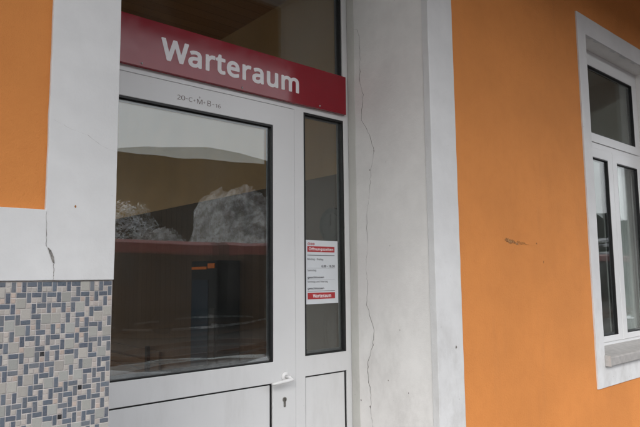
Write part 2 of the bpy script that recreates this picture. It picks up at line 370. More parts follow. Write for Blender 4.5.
176,428),(220,437),(267,437),(309,428),(328,421),(364,400),(393,372),(417,336),(433,293),(441,243)],[(117,216),(122,160),(136,114),(161,79),(197,58),(226,51),(260,51),(303,63),(334,89),(
356,128),(364,160),(368,196),(367,254),(360,288),(349,317),(334,341),(314,359),(289,371),(259,378),(217,377),(195,372),(176,363),(160,351),(147,335),(128,295),(122,271)]]),'r':(331,[[(269,438),(
319,433),(310,368),(264,374),(226,367),(191,348),(164,318),(145,278),(139,242),(139,0),(68,0),(68,430),(126,430),(134,351),(137,351),(163,387),(195,416),(235,434)]]),'s':(384,[[(348,119),(
341,74),(327,49),(296,20),(252,1),(197,-7),(142,-7),(86,2),(42,19),(42,83),(90,64),(133,53),(178,49),(216,52),(245,60),(264,74),(276,91),(280,112),(274,136),(255,157),(218,178),(103,228),(
81,242),(57,266),(43,298),(41,324),(43,345),(48,364),(57,380),(69,395),(104,419),(125,427),(174,437),(218,438),(262,433),(302,423),(339,409),(315,353),(270,369),(234,377),(197,380),(
166,378),(141,371),(123,360),(112,346),(108,328),(115,303),(136,283),(264,228),(310,201),(326,185),(338,166),(346,144)]]),'t':(289,[[(212,50),(238,52),(272,59),(272,5),(223,-7),(174,-6),(
138,4),(116,16),(91,44),(80,71),(74,125),(74,375),(13,375),(13,409),(75,437),(103,528),(144,528),(144,430),(269,430),(269,375),(144,375),(144,127),(147,99),(156,77),(171,62),(190,53)]]),'u':(496,[[(427,430),(
427,0),(370,0),(359,57),(356,57),(337,33),(312,15),(284,2),(253,-6),(200,-7),(164,-2),(134,8),(108,24),(81,59),(66,108),(63,148),(63,430),(135,430),(135,153),(138,116),(150,87),(168,67),(
195,55),(230,51),(265,53),(294,62),(316,76),(340,108),(349,136),(356,187),(357,430)]])},'b':{'-':(292,[[(8,174),(18,162),(30,158),(234,159),(245,166),(251,178),(251,254),(242,267),(
226,272),(34,272),(22,270),(11,262),(6,250),(6,182)]]),'.':(249,[[(35,15),(48,-10),(60,-22),(76,-31),(92,-36),(108,-37),(140,-31),(156,-21),(168,-9),(180,15),(183,31),(183,55),(176,83),(
160,104),(148,113),(132,119),(100,123),(72,115),(49,99),(38,79),(32,47)]]),'0':(493,[[(17,214),(26,154),(35,122),(56,70),(70,46),(86,26),(105,8),(125,-7),(149,-19),(177,-28),(201,-32),(
249,-33),(273,-30),(309,-20),(330,-10),(361,12),(385,38),(399,58),(423,114),(439,182),(444,234),(445,286),(444,326),(438,390),(423,454),(401,506),(386,530),(369,550),(333,580),(309,592),(
281,601),(253,606),(201,606),(173,601),(145,592),(125,583),(101,566),(69,531),(54,506),(42,478),(26,426),(20,390),(14,326),(14,254)],[(137,238),(136,314),(140,370),(151,426),(164,458),(
184,482),(205,492),(241,494),(265,487),(285,470),(301,442),(314,394),(320,346),(322,286),(318,206),(311,162),(295,118),(277,94),(253,81),(217,79),(201,82),(185,90),(165,114),(152,142),(
143,182)]]),'1':(493,[[(48,442),(89,387),(105,379),(121,383),(189,437),(190,-6),(197,-18),(213,-26),(285,-26),(297,-23),(307,-14),(311,2),(311,570),(307,586),(297,595),(285,599),(225,599),(
213,595),(53,471),(46,458)]]),'3':(493,[[(14,10),(22,1),(42,-8),(74,-19),(106,-27),(174,-34),(254,-30),(306,-19),(350,1),(386,28),(413,62),(429,98),(438,138),(438,186),(433,210),(425,234),(
410,258),(394,277),(356,306),(387,334),(398,350),(410,374),(416,394),(421,422),(419,466),(413,494),(402,518),(390,536),(370,559),(346,577),(318,591),(290,599),(258,604),(218,607),(170,603),(
126,594),(86,579),(38,553),(17,534),(14,518),(18,506),(54,457),(62,450),(70,448),(86,450),(122,471),(146,483),(170,490),(194,494),(218,495),(250,492),(270,484),(286,470),(294,454),(
297,426),(292,406),(281,386),(258,368),(226,356),(194,352),(122,352),(110,348),(102,340),(98,330),(98,262),(106,246),(118,240),(214,238),(246,233),(270,226),(290,215),(303,202),(311,186),(
313,166),(309,134),(296,110),(278,94),(262,87),(242,81),(194,77),(150,81),(90,95),(42,114),(26,113),(16,106),(11,94),(10,22)]]),'6':(493,[[(22,182),(28,146),(41,106),(50,84),(68,54),(
82,35),(106,12),(134,-7),(154,-17),(186,-28),(218,-33),(262,-33),(286,-30),(326,-18),(350,-6),(382,17),(398,34),(419,66),(431,90),(443,134),(446,162),(446,210),(439,250),(430,276),(
411,310),(387,338),(358,359),(334,370),(298,381),(258,384),(226,383),(186,374),(150,357),(149,362),(160,402),(178,438),(198,461),(226,480),(254,491),(286,496),(334,495),(378,487),(394,494),(
403,510),(403,574),(400,586),(394,593),(386,598),(370,602),(322,606),(278,606),(230,599),(206,593),(166,576),(131,554),(102,527),(78,496),(59,462),(44,426),(33,386),(25,346),(19,286),(
19,222)],[(142,185),(142,206),(149,226),(159,242),(178,259),(198,270),(218,275),(242,277),(270,274),(286,268),(298,259),(310,245),(318,230),(324,206),(325,186),(321,142),(316,126),(
307,110),(298,99),(282,88),(254,78),(218,79),(190,92),(167,114),(150,146)]]),'8':(493,[[(17,106),(22,86),(32,62),(51,34),(66,18),(94,-2),(117,-14),(137,-21),(177,-30),(205,-33),(253,-33),(
281,-30),(317,-21),(341,-12),(373,6),(392,22),(407,38),(428,70),(440,106),(445,150),(441,186),(432,214),(413,244),(393,267),(347,302),(346,306),(384,338),(410,374),(420,398),(424,414),(
425,462),(421,486),(409,518),(390,546),(373,562),(345,581),(305,597),(253,606),(205,606),(165,600),(117,582),(85,561),(59,534),(44,506),(36,482),(32,446),(35,410),(43,382),(60,350),(
80,326),(107,302),(59,262),(41,240),(27,214),(20,194),(14,162),(14,126)],[(137,124),(134,146),(136,162),(140,178),(147,190),(157,203),(173,217),(217,242),(257,225),(289,206),(313,182),(
322,162),(322,134),(319,122),(311,106),(293,89),(265,78),(229,74),(209,75),(177,82),(165,88),(153,97),(144,110)],[(153,432),(155,458),(165,476),(189,491),(213,497),(245,497),(277,487),(
289,479),(297,470),(304,450),(301,419),(289,398),(269,380),(233,360),(201,374),(173,394),(160,410)]]),'B':(555,[[(52,2),(54,-10),(59,-18),(68,-24),(76,-26),(280,-26),(328,-23),(376,-12),(
416,5),(448,28),(476,60),(488,82),(499,118),(504,162),(501,202),(491,234),(475,262),(452,286),(424,306),(444,323),(456,337),(476,374),(484,414),(482,462),(475,494),(461,522),(441,546),(
419,562),(388,577),(360,586),(324,593),(284,597),(76,598),(64,594),(56,586),(52,570)],[(180,87),(176,90),(177,242),(260,243),(308,239),(344,227),(356,219),(364,210),(373,186),(374,154),(
365,126),(354,110),(344,102),(316,92),(292,88)],[(180,355),(176,358),(176,362),(176,482),(180,485),(268,484),(296,481),(333,470),(344,463),(351,454),(357,438),(358,426),(355,398),(345,378),(
332,367),(304,358),(280,356)]]),'W':(780,[[(-13,558),(136,-6),(144,-19),(160,-26),(236,-26),(248,-22),(256,-14),(372,375),(488,-14),(496,-22),(508,-26),(584,-26),(592,-25),(602,-18),(
608,-6),(761,566),(760,582),(752,593),(736,599),(660,599),(648,595),(638,586),(544,219),(540,224),(432,582),(427,590),(420,595),(408,599),(332,599),(320,595),(311,586),(204,223),(200,228),(
107,586),(100,594),(88,598),(4,598),(-8,591),(-15,582),(-16,570)]]),'a':(484,[[(14,82),(26,46),(39,25),(51,10),(79,-11),(123,-28),(171,-34),(227,-29),(267,-16),(303,8),(312,-14),(319,-21),(
327,-25),(387,-26),(403,-19),(409,-10),(411,2),(409,322),(404,354),(396,378),(382,402),(367,420),(343,438),(319,449),(291,457),(263,462),(231,463),(179,459),(143,451),(99,436),(67,420),(
59,406),(59,394),(82,338),(91,326),(99,322),(111,322),(159,341),(195,351),(227,354),(251,352),(267,346),(280,334),(287,314),(289,286),(287,284),(203,280),(163,275),(131,267),(103,256),(
71,239),(51,222),(35,202),(20,174),(14,150),(11,122)],[(139,99),(136,118),(139,138),(148,154),(163,165),(183,172),(223,180),(288,182),(288,150),(280,122),(269,106),(249,90),(223,79),(
207,76),(179,75),(163,79),(151,84),(144,90)]]),'c':(419,[[(22,158),(28,126),(36,98),(59,54),(90,18),(106,5),(130,-9),(166,-24),(190,-29),(242,-34),(282,-32),(310,-27),(342,-17),(366,-6),(
374,2),(377,14),(377,82),(370,96),(358,103),(346,103),(294,85),(250,79),(214,81),(190,91),(170,108),(154,138),(145,178),(144,230),(147,266),(159,302),(174,325),(194,340),(218,348),(
246,350),(278,346),(334,330),(346,332),(354,337),(361,346),(383,406),(384,418),(379,430),(362,442),(326,454),(286,461),(246,464),(218,463),(174,455),(134,439),(110,426),(90,410),(62,377),(
48,354),(35,326),(23,278),(19,246),(18,210)]]),'e':(486,[[(22,162),(28,130),(37,102),(60,58),(75,38),(94,19),(114,4),(150,-15),(202,-30),(226,-33),(270,-34),(334,-26),(374,-15),(402,-4),(
414,6),(418,18),(418,86),(414,96),(406,104),(398,107),(386,107),(334,89),(294,80),(254,78),(214,84),(186,97),(166,118),(155,138),(145,174),(410,175),(426,180),(434,189),(437,198),(436,270),(
429,314),(413,358),(391,394),(363,422),(339,438),(302,454),(258,463),(210,463),(182,458),(142,444),(106,422),(83,402),(58,369),(43,342),(28,298),(22,266),(18,210)],[(154,283),(150,286),(
157,306),(166,321),(181,338),(205,350),(234,354),(262,350),(284,338),(299,318),(309,286),(306,283)]]),'f':(310,[[(-10,362),(-3,354),(6,350),(58,349),(61,346),(61,2),(63,-10),(74,-22),(
86,-26),(158,-26),(170,-23),(180,-14),(184,-2),(184,346),(186,349),(190,349),(274,350),(286,358),(292,374),(292,430),(287,446),(278,453),(270,456),(186,456),(184,458),(185,474),(188,498),(
198,519),(206,525),(218,529),(246,528),(290,518),(306,522),(316,534),(335,590),(336,602),(334,610),(322,622),(302,629),(266,637),(230,639),(206,639),(174,633),(154,627),(126,612),(98,586),(
79,554),(68,522),(64,502),(61,454),(58,450),(2,432),(-10,422),(-14,406),(-14,374)]]),'g':(527,[[(22,162),(26,134),(36,98),(52,62),(71,34),(90,14),(122,-10),(150,-23),(182,-31),(222,-34),(
274,-28),(298,-20),(326,-6),(329,-10),(325,-46),(314,-71),(294,-92),(270,-104),(234,-108),(186,-105),(130,-93),(82,-75),(74,-75),(64,-78),(56,-86),(52,-98),(52,-166),(58,-182),(66,-188),(
82,-195),(126,-208),(178,-216),(230,-218),(262,-217),(310,-210),(350,-196),(370,-185),(402,-158),(418,-137),(436,-102),(448,-54),(451,-6),(451,430),(446,445),(438,452),(430,455),(366,456),(
350,448),(344,438),(342,427),(338,427),(310,444),(278,456),(254,461),(218,464),(186,461),(154,453),(120,438),(94,419),(71,394),(52,366),(36,330),(26,294),(20,254),(18,214)],[(146,170),(
143,214),(147,266),(159,306),(178,333),(202,348),(230,352),(270,347),(286,340),(298,332),(314,310),(323,286),(328,254),(330,214),(329,170),(324,138),(315,114),(303,98),(282,84),(254,77),(
218,77),(198,82),(178,95),(166,110),(153,138)]]),'h':(530,[[(42,2),(44,-10),(49,-18),(58,-24),(66,-26),(142,-26),(152,-22),(161,-14),(165,2),(165,242),(169,274),(175,298),(189,326),(
206,340),(234,350),(266,352),(294,349),(310,342),(325,326),(332,306),(335,274),(335,-2),(338,-13),(346,-21),(358,-26),(430,-26),(446,-21),(456,-6),(456,302),(449,346),(436,382),(417,410),(
390,433),(370,445),(334,457),(294,462),(246,461),(202,451),(166,433),(164,614),(158,627),(150,633),(142,635),(62,635),(50,628),(43,614)]]),'i':(241,[[(40,522),(53,498),(65,487),(77,481),(
105,475),(133,481),(145,489),(157,500),(168,522),(171,538),(170,558),(163,582),(149,601),(125,614),(97,617),(73,610),(56,598),(42,578),(37,550)],[(44,-10),(53,-21),(65,-26),(141,-26),(
157,-19),(164,-6),(165,430),(159,446),(145,455),(65,456),(57,453),(49,447),(43,434),(42,2)]]),'l':(241,[[(42,2),(44,-10),(49,-18),(58,-24),(66,-26),(142,-26),(157,-18),(164,-6),(165,610),(
158,627),(150,633),(142,635),(62,635),(50,628),(43,614)]]),'m':(784,[[(42,2),(44,-10),(49,-18),(58,-24),(66,-26),(142,-26),(152,-22),(161,-14),(165,2),(165,242),(168,274),(174,298),(
184,322),(202,340),(226,350),(262,352),(282,348),(299,338),(308,322),(314,298),(316,2),(318,-10),(326,-21),(338,-26),(414,-26),(426,-21),(433,-14),(437,-2),(437,238),(438,262),(445,298),(
459,326),(477,342),(506,351),(530,352),(550,350),(567,342),(578,330),(586,306),(589,274),(589,2),(591,-10),(598,-20),(610,-26),(686,-26),(698,-22),(707,-14),(711,-2),(711,282),(709,314),(
704,346),(696,374),(684,398),(668,418),(646,436),(626,447),(602,456),(570,462),(522,463),(482,456),(450,444),(434,435),(402,409),(381,430),(362,443),(342,452),(306,461),(266,464),(222,459),(
186,447),(154,427),(145,446),(130,455),(66,456),(54,452),(45,442),(42,430)]]),'n':(530,[[(42,2),(44,-10),(49,-18),(58,-24),(66,-26),(142,-26),(152,-22),(161,-14),(165,2),(166,246),(
174,294),(187,322),(206,340),(222,347),(238,350),(266,352),(294,349),(310,342),(325,326),(332,306),(335,274),(335,2),(337,-10),(346,-21),(358,-26),(434,-26),(442,-23),(450,-17),(455,-10),(
457,2),(455,314),(449,346),(440,374),(427,398),(410,418),(386,437),(362,449),(338,457),(306,462),(262,463),(226,458),(190,447),(154,425),(145,446),(130,455),(66,456),(54,452),(48,446),(
42,430)]]),'o':(519,[[(22,166),(34,113),(58,63),(70,46),(92,22),(123,-2),(170,-23),(222,-33),(282,-31),(334,-17),(378,7),(408,34),(436,74),(453,114),(465,170),(468,218),(463,274),(450,326),(
427,370),(398,405),(378,422),(338,445),(294,459),(242,464),(194,460),(148,446),(122,433),(87,406),(58,371),(44,346),(28,302),(22,270),(18,214)],[(146,173),(143,214),(147,266),(160,306),(
178,332),(190,341),(206,347),(222,351),(246,352),(282,346),(298,338),(312,326),(326,306),(335,282),(341,250),(343,214),(341,178),(332,138),(320,114),(307,98),(282,83),(258,77),(226,78),(
197,86),(178,99),(164,118),(154,138)]]),'r':(365,[[(42,2),(44,-10),(49,-18),(58,-24),(66,-26),(142,-26),(152,-22),(161,-14),(165,2),(165,238),(173,278),(182,298),(194,315),(210,329),(
226,339),(242,345),(262,348),(314,342),(329,350),(336,362),(345,430),(344,442),(334,454),(322,459),(290,463),(258,463),(238,461),(214,454),(194,445),(154,416),(149,442),(142,450),(134,454),(
66,456),(54,452),(46,444),(42,430)]]),'s':(418,[[(17,10),(23,1),(31,-4),(55,-15),(91,-26),(139,-33),(199,-33),(243,-28),(291,-12),(323,8),(347,32),(365,66),(373,98),(374,118),(373,138),(
368,162),(355,190),(335,213),(311,232),(271,253),(159,300),(139,314),(134,326),(138,338),(151,347),(171,352),(195,354),(243,349),(311,327),(327,330),(339,342),(364,402),(364,418),(355,430),(
311,448),(267,458),(219,464),(171,462),(119,452),(93,442),(67,427),(51,414),(38,398),(23,370),(17,350),(15,326),(16,306),(21,282),(37,250),(63,223),(91,205),(131,185),(207,154),(235,139),(
250,126),(254,110),(248,94),(235,84),(211,77),(179,75),(127,81),(87,93),(47,109),(31,107),(20,98),(16,86)]]),'t':(323,[[(-9,362),(-2,354),(7,350),(43,349),(48,346),(49,102),(51,82),(
60,50),(78,18),(99,-3),(115,-14),(143,-26),(171,-32),(199,-34),(235,-31),(267,-25),(287,-16),(295,-7),(298,2),(298,62),(291,76),(283,82),(271,85),(227,76),(199,77),(183,86),(174,102),(
170,130),(170,346),(175,349),(271,349),(287,357),(293,366),(295,374),(295,430),(289,446),(279,454),(271,456),(171,457),(170,530),(164,546),(155,552),(147,554),(95,553),(83,546),(78,538),(
54,458),(-1,431),(-10,422),(-13,410),(-13,378)]]),'u':(530,[[(37,150),(38,122),(44,86),(59,46),(75,22),(90,6),(106,-6),(125,-16),(157,-27),(177,-31),(217,-34),(245,-33),(293,-22),(317,-12),(
341,3),(349,-16),(357,-23),(365,-26),(429,-26),(441,-22),(451,-10),(453,2),(453,430),(448,446),(441,452),(429,456),(357,456),(345,453),(334,442),(331,430),(330,190),(324,142),(311,110),(
293,92),(281,85),(261,79),(229,77),(201,80),(185,87),(171,102),(164,122),(161,154),(161,430),(158,442),(149,451),(137,456),(61,456),(49,452),(40,442),(37,430)]]),'z':(411,[[(7,-10),(
17,-22),(29,-26),(345,-26),(357,-23),(365,-17),(372,-2),(371,58),(366,70),(357,78),(345,81),(164,82),(364,366),(366,378),(366,434),(363,442),(356,450),(341,456),(45,456),(33,453),(25,446),(
19,430),(19,374),(23,362),(33,352),(45,349),(205,349),(210,346),(8,58),(5,46),(5,-2)]]),'Ö':(660,[[(27,226),(40,158),(56,118),(68,94),(83,71),(108,42),(147,10),(183,-9),(207,-18),(263,-31),(
311,-34),(343,-33),(391,-26),(419,-18),(457,-2),(478,10),(515,40),(532,58),(555,91),(578,138),(597,206),(603,286),(598,358),(583,423),(571,454),(556,482),(522,526),(495,551),(471,568),(
444,582),(415,593),(383,601),(351,606),(315,607),(279,606),(243,601),(207,592),(179,581),(155,568),(124,546),(85,506),(69,482),(55,454),(42,422),(28,358),(23,290)],[(155,231),(152,262),(
152,314),(155,342),(163,382),(175,414),(186,434),(199,449),(219,467),(239,478),(271,488),(311,492),(347,490),(375,484),(399,473),(419,459),(435,441),(451,414),(461,390),(468,362),(473,326),(
474,258),(469,214),(456,170),(439,138),(427,123),(407,106),(375,89),(335,82),(311,81),(275,84),(235,97),(207,116),(185,142),(169,174)],[(178,666),(189,646),(211,629),(239,623),(267,629),(
289,646),(299,666),(302,698),(296,722),(283,738),(259,751),(235,754),(211,748),(195,738),(181,718),(175,690)],[(327,678),(335,653),(352,634),(379,623),(407,625),(431,638),(446,658),(
452,682),(450,710),(440,730),(423,745),(399,753),(371,752),(351,742),(335,726),(327,702)]])}}
def widen(x): return 1.347 + (x - 1.347) * 1.155
def text_mesh(name, body, mat, x0, x1, z0, z1, y, parent, bold=False, depth=.0006, spacing=1.0):
    st = GLYPHS['b' if bold else 'r']
    cu = bpy.data.curves.new(name, 'CURVE'); cu.dimensions = '2D'; cu.fill_mode = 'BOTH'; cu.extrude = .01
    pen = 0; prev = ''
    for ch in body:
        adv, loops = st.get(ch, (260, []))
        if prev == 'W' and ch == 'a': pen -= 45
        for lp in loops:
            sp = cu.splines.new('POLY'); sp.points.add(len(lp) - 1); sp.use_cyclic_u = True
            for k, (a, c) in enumerate(lp): sp.points[k].co = ((pen + a) / 1000, c / 1000, 0, 1)
        pen += adv * spacing; prev = ch
    o = bpy.data.objects.new(name, cu); COL.objects.link(o)
    bpy.context.view_layer.update()
    me = bpy.data.meshes.new_from_object(o.evaluated_get(bpy.context.evaluated_depsgraph_get()))
    bpy.data.objects.remove(o); bpy.data.curves.remove(cu)
    xs = [v.co.x for v in me.vertices]; ys = [v.co.y for v in me.vertices]
    ax, bx, ay, by = min(xs), max(xs), min(ys), max(ys)
    sz = (z1 - z0) / (by - ay); sx = (x1 - x0) / (bx - ax)
    for v in me.vertices:
        x, yy, e = v.co
        v.co = (x0 + (x - ax) * sx, y - (depth if e > 0 else 0), z0 + (yy - ay) * sz)
    me.name = name; me.materials.clear(); me.materials.append(mat); me.update()
    t = bpy.data.objects.new(name, me); COL.objects.link(t); t.parent = parent
    return t

# ================================================================== THE BUILDING
YD = .65                      # plane of the door, set back from the facade
bld = thing('station_building', 'orange and white plastered station building with a recessed white glazed entrance', 'building')
HEAD = 3.6; XL, XR = .784, 2.549
WX0, WX1, WZ0, WZ1 = 4.55, 5.90, .955, 3.50
b = MB()
b.holed(-1.5, 8.3, -.1, 4.79, 0, .75, [(XL, XR, -.1, HEAD), (WX0, WX1, WZ0, WZ1)], None, 0, 1, 1)
wall = b.build('facade_wall', [M['orange'], M['white']], bld)

# raised white bands round the entrance and window
b = MB()
b.holed(-1.503, .786, 1.595, 4.74, -.014, .02, [(-1.25, .557, 1.822, 4.8)], .035, jit=.0016)
b.build('plaster_band', M['trim'], bld, .0025)
b = MB(); b.holed(2.543, 2.773, -.05, 4.74, -.014, .03, [], .035, jit=.0018)
b.build('plaster_band', M['trim'], bld, .0025)
def surround(x0, x1, z0, z1, hx0, hx1, hz0, hz1):
    q = MB(); q.holed(x0, x1, z0, z1, -.012, .02, [(hx0, hx1, hz0, hz1)], .05, jit=.0012)
    return q
# mosaic plinth -----------------------------------------------------
ux, uz = .0150, .0168
X1t, Z1t = .7835, 1.592
nx, nz = 152, 95
occ = [[0] * nz for _ in range(nx)]
verts, faces, cols = [], [], []
def tile(i, j, w, h, kind):
    for a in range(w):
        for c in range(h):
            occ[i + a][j + c] = 1
    g = .0013
    xa = X1t - (i + w) * ux + g + random.uniform(-.0003, .0003); xb = X1t - i * ux - g
    zb = Z1t - j * uz - g + random.uniform(-.0003, .0003); za = Z1t - (j + h) * uz + g
    yf = -.0055 + random.uniform(-.0005, .0005); bv = .0012
    P = [(xa, 0, za), (xb, 0, za), (xb, 0, zb), (xa, 0, zb), (xa, yf + bv, za), (xb, yf + bv, za), (xb, yf + bv, zb), (xa, yf + bv, zb),
         (xa + bv, yf, za + bv), (xb - bv, yf, za + bv), (xb - bv, yf, zb - bv), (xa + bv, yf, zb - bv)]
    n0 = len(verts); verts.extend(P)
    F = [(8, 9, 10, 11)]
    for k in range(4):
        l = (k + 1) % 4
        F += [(4 + k, 4 + l, 8 + l, 8 + k), (k, l, 4 + l, 4 + k)]
    v = random.uniform(.86, 1.14)
    c = {'sq': random.choice([(.37, .36, .33), (.34, .34, .315), (.39, .37, .34), (.355, .36, .34)]),
         'bar': random.choice([(.100, .122, .155), (.118, .138, .168), (.088, .107, .142), (.132, .148, .172), (.103, .128, .162)]),
         'one': random.choice([(.44, .395, .365), (.46, .375, .325), (.42, .395, .37), (.45, .42, .385), (.43, .385, .355)]),
         'blk': (.006, .006, .007)}[kind]
    if kind == 'blk': v = 1
    for f in F:
        faces.append([n0 + q for q in f]); cols.append(tuple(min(1, t * v) for t in c))
free = lambda i, j, w, h: i + w <= nx and j + h <= nz and all(not occ[i + a][j + c] for a in range(w) for c in range(h))
rt = random.Random(34)
# bars never lie side by side: each is set off by pale squares and single tiles
barcell = {}
def ok_bar(i, j, w, h):
    if not free(i, j, w, h): return False
    o = 'h' if w == 2 else 'v'
    nb = [(i + a, j - 1) for a in range(w)] + [(i + a, j + 1) for a in range(w)] if w == 2 else [(i - 1, j + c) for c in range(h)] + [(i + 1, j + c) for c in range(h)]
    if any(barcell.get(p) == o for p in nb): return False
    ends = [(i - 1, j), (i + 2, j)] if w == 2 else [(i, j - 1), (i, j + 2)]
    return not any(barcell.get(p) == o for p in ends)
for j in range(0, nz):
    for i in range(0, nx):
        if occ[i][j]: continue
        r_ = rt.random()
        if r_ < .08 and free(i, j, 2, 2): tile(i, j, 2, 2, 'sq')
        elif r_ < .55 and ok_bar(i, j, 2, 1):
            tile(i, j, 2, 1, 'bar'); barcell[(i, j)] = barcell[(i + 1, j)] = 'h'
        elif r_ < .975 and ok_bar(i, j, 1, 2):
            tile(i, j, 1, 2, 'bar'); barcell[(i, j)] = barcell[(i, j + 1)] = 'v'
        elif r_ > .985: tile(i, j, 1, 1, 'blk')
        elif free(i, j, 2, 2) and r_ > .86: tile(i, j, 2, 2, 'sq')
        else: tile(i, j, 1, 1, 'one')
me = bpy.data.meshes.new('mosaic_plinth'); me.from_pydata(verts, [], faces)
ca = me.color_attributes.new('tile', 'FLOAT_COLOR', 'CORNER')
buf = []
for f, c in zip(faces, cols): buf += [*c, 1] * 4
ca.data.foreach_set('color', buf); me.materials.append(M['tile']); me.update()
bm = bmesh.new(); bm.from_mesh(me); bmesh.ops.recalc_face_normals(bm, faces=bm.faces); bm.to_mesh(me); bm.free()
mos = bpy.data.objects.new('mosaic_plinth', me); COL.objects.link(mos); mos.parent = bld
b = MB(); b.box(-1.5, .7845, -.0035, .30, -.05, 1.5945)
b.build('grout_bed', M['grout'], mos)

# cracks and scars --------------------------------------------------
def crack(pts, w, plane, mat, name='crack', depth=.0012, amp=.004, sub=5):
    """irregular hairline ribbon; plane 'x' (pts=(y,z), on the reveal) or 'y' (pts=(x,z), on the facade)"""
    P = []
    for (a, c), (a2, c2) in zip(pts, pts[1:]):
        for k in range(sub):
            t = k / sub
            P.append((a + (a2 - a) * t + random.uniform(-amp, amp), c + (c2 - c) * t + random.uniform(-amp, amp) * .4))
    P.append(pts[-1]); q = MB(); Lr = []
    for i, (a, c) in enumerate(P):
        ww = w * random.uniform(.25, 1.3) * (0.35 + .65 * math.sin(math.pi * (i + .6) / (len(P) + .2)))
        Lr.append(((a - ww, c), (a + ww, c)))
    for (l0, r0_), (l1, r1) in zip(Lr, Lr[1:]):
        def pp(t): return (XR - depth, t[0], t[1]) if plane == 'x' else (t[0], -.014 - depth, t[1])
        q.quad([pp(l0), pp(r0_), pp(r1), pp(l1)])
    return q.build(name, mat, bld)
crack([(.639, 3.203), (.6, 3.19), (.556, 3.169), (.539, 3.123), (.534, 2.963), (.537, 2.833), (.513, 2.729), (.535, 2.573), (.459, 2.462), (.428, 2.357), (.456, 2.243), (.467, 2.152), (.478, 2.067)], .0017, 'x', M['crack'], amp=.005)
crack([(.515, 1.635), (.5, 1.545), (.512, 1.425), (.457, 1.279), (.468, 1.191), (.512, 1.088), (.514, 1.011), (.492, .898), (.495, .812), (.481, .717), (.49, .5)], .0019, 'x', M['crack'], amp=.005)
crack([(.482, 2.06), (.5, 1.95), (.497, 1.8), (.515, 1.635)], .0009, 'x', M['crack'], amp=.004)
crack([(.6, 2.17), (.55, 2.175), (.467, 2.165)], .0008, 'x', M['crack'], amp=.003)
crack([(.559, 1.816), (.561, 1.751), (.563, 1.705), (.575, 1.69)], .0008, 'y', M['crack'], amp=.0012)
crack([(.587, 1.652), (.588, 1.62), (.587, 1.597)], .0009, 'y', M['crack'], amp=.0012)
crack([(.57, 2.12), (.62, 2.10), (.68, 2.085), (.74, 2.05), (.78, 2.04)], .0005, 'y', M['crack'], amp=.003)
def patch(pts, plane, mat, name, depth, off=0):
    q = MB(); n = len(pts)
    cx = sum(p[0] for p in pts) / n; cz = sum(p[1] for p in pts) / n
    P = []
    for (a, c), (a2, c2) in zip(pts, pts[1:] + pts[:1]):
        for k in range(4):
            t = k / 4; P.append((a + (a2 - a) * t + random.uniform(-1, 1) * off, c + (c2 - c) * t + random.uniform(-1, 1) * off))
    def pp(t): return (XR - depth, t[0], t[1]) if plane == 'x' else (t[0], -depth, t[1])
    q.f.append([q.vert(pp(t), False) for t in P]); q.m.append(0)
    return q.build(name, mat, bld)
patch([(.566, 1.704), (.577, 1.692), (.588, 1.668), (.590, 1.650), (.584, 1.651), (.577, 1.672), (.570, 1.690)], 'y', M['chip'], 'plaster_chip', .0158, .001)
def scrape(x0, x1, z0, z1, wid, name, mat, n=34, seed=1, dy=.0014):
    """ragged horizontal scrape: a ribbon whose two edges wander independently"""
    rr_ = random.Random(seed); q = MB(); prev = None
    for k in range(n + 1):
        t = k / n; x = x0 + (x1 - x0) * t; zc = z0 + (z1 - z0) * t + .003 * math.sin(t * 14)
        hw = wid * (math.sin(math.pi * min(1, t * 1.15 + .05)) ** .6 if t < .8 else .32) * (1.25 - .8 * t)
        a = (x, -dy, zc - hw * rr_.uniform(.5, 1.2)); c = (x, -dy, zc + hw * rr_.uniform(.5, 1.2))
        if prev: q.quad([prev[0], a, c, prev[1]])
        prev = (a, c)
    return q.build(name, mat, bld)
scrape(3.262, 3.43, 1.816, 1.797, .017, 'scuff_mark', M['scuff'], 30, 4)
scrape(3.40, 3.552, 1.806, 1.792, .010, 'scuff_mark', M['scuff2'], 26, 9, .0022)
scrape(3.29, 3.36, 1.812, 1.800, .007, 'bare_mortar', M['mortar'], 12, 2, .0032)
scrape(3.385, 3.42, 1.796, 1.790, .008, 'bare_mortar', M['mortar'], 8, 5, .0034)
patch([(3.640, 1.806), (3.652, 1.808), (3.655, 1.798), (3.642, 1.796)], 'y', M['scuff'], 'scuff_mark', .0012, .002)
patch([(3.722, 1.684), (3.730, 1.69), (3.732, 1.676), (3.724, 1.672)], 'y', M['scuff'], 'scuff_mark', .0012, .002)
for (yy, zz, s_) in [(.635, 1.97, .007), (.575, .857, .006), (.62, .93, .008), (.253, 1.292, .004), (.465, 2.245, .006), (.428, 2.357, .006), (.50, .83, .007), (.2, .95, .005), (.62, 1.1, .005), (.35, 1.0, .004)]:
    patch([(yy - s_ * .6, zz), (yy, zz + s_), (yy + s_ * .7, zz + s_ * .2), (yy, zz - s_ * 1.2)], 'x', M['crack'], 'plaster_pit', .0012, .0015)
patch([(2.697, 1.205), (2.703, 1.215), (2.712, 1.207), (2.704, 1.197)], 'y', M['crack'], 'plaster_pit', .016, .001)
patch([(.645, 1.838), (.649, 1.845), (.652, 1.838), (.649, 1.832)], 'y', M['scuff'], 'plaster_pit', .0155, .0008)
# old caulking strip where the reveal meets the door frame
b = MB()
for k in range(72):
    z0 = .0 + k * .05; z1 = z0 + .05
    wa = .060 + .006 * noise.noise(Vector((z0 * 4, 1, 0))) ; wb = .060 + .006 * noise.noise(Vector((z1 * 4, 1, 0)))
    d0 = .004; X_ = XR - .004
    b.quad([(X_, .648 - wa, z0), (X_, .648, z0), (X_, .648, z1), (X_, .648 - wb, z1)])
    b.quad([(XR + .002, .648 - wa - .003, z0), (X_, .648 - wa, z0), (X_, .648 - wb, z1), (XR + .002, .648 - wb - .003, z1)])
b.build('caulking', M['caulk'], bld, smooth=True)

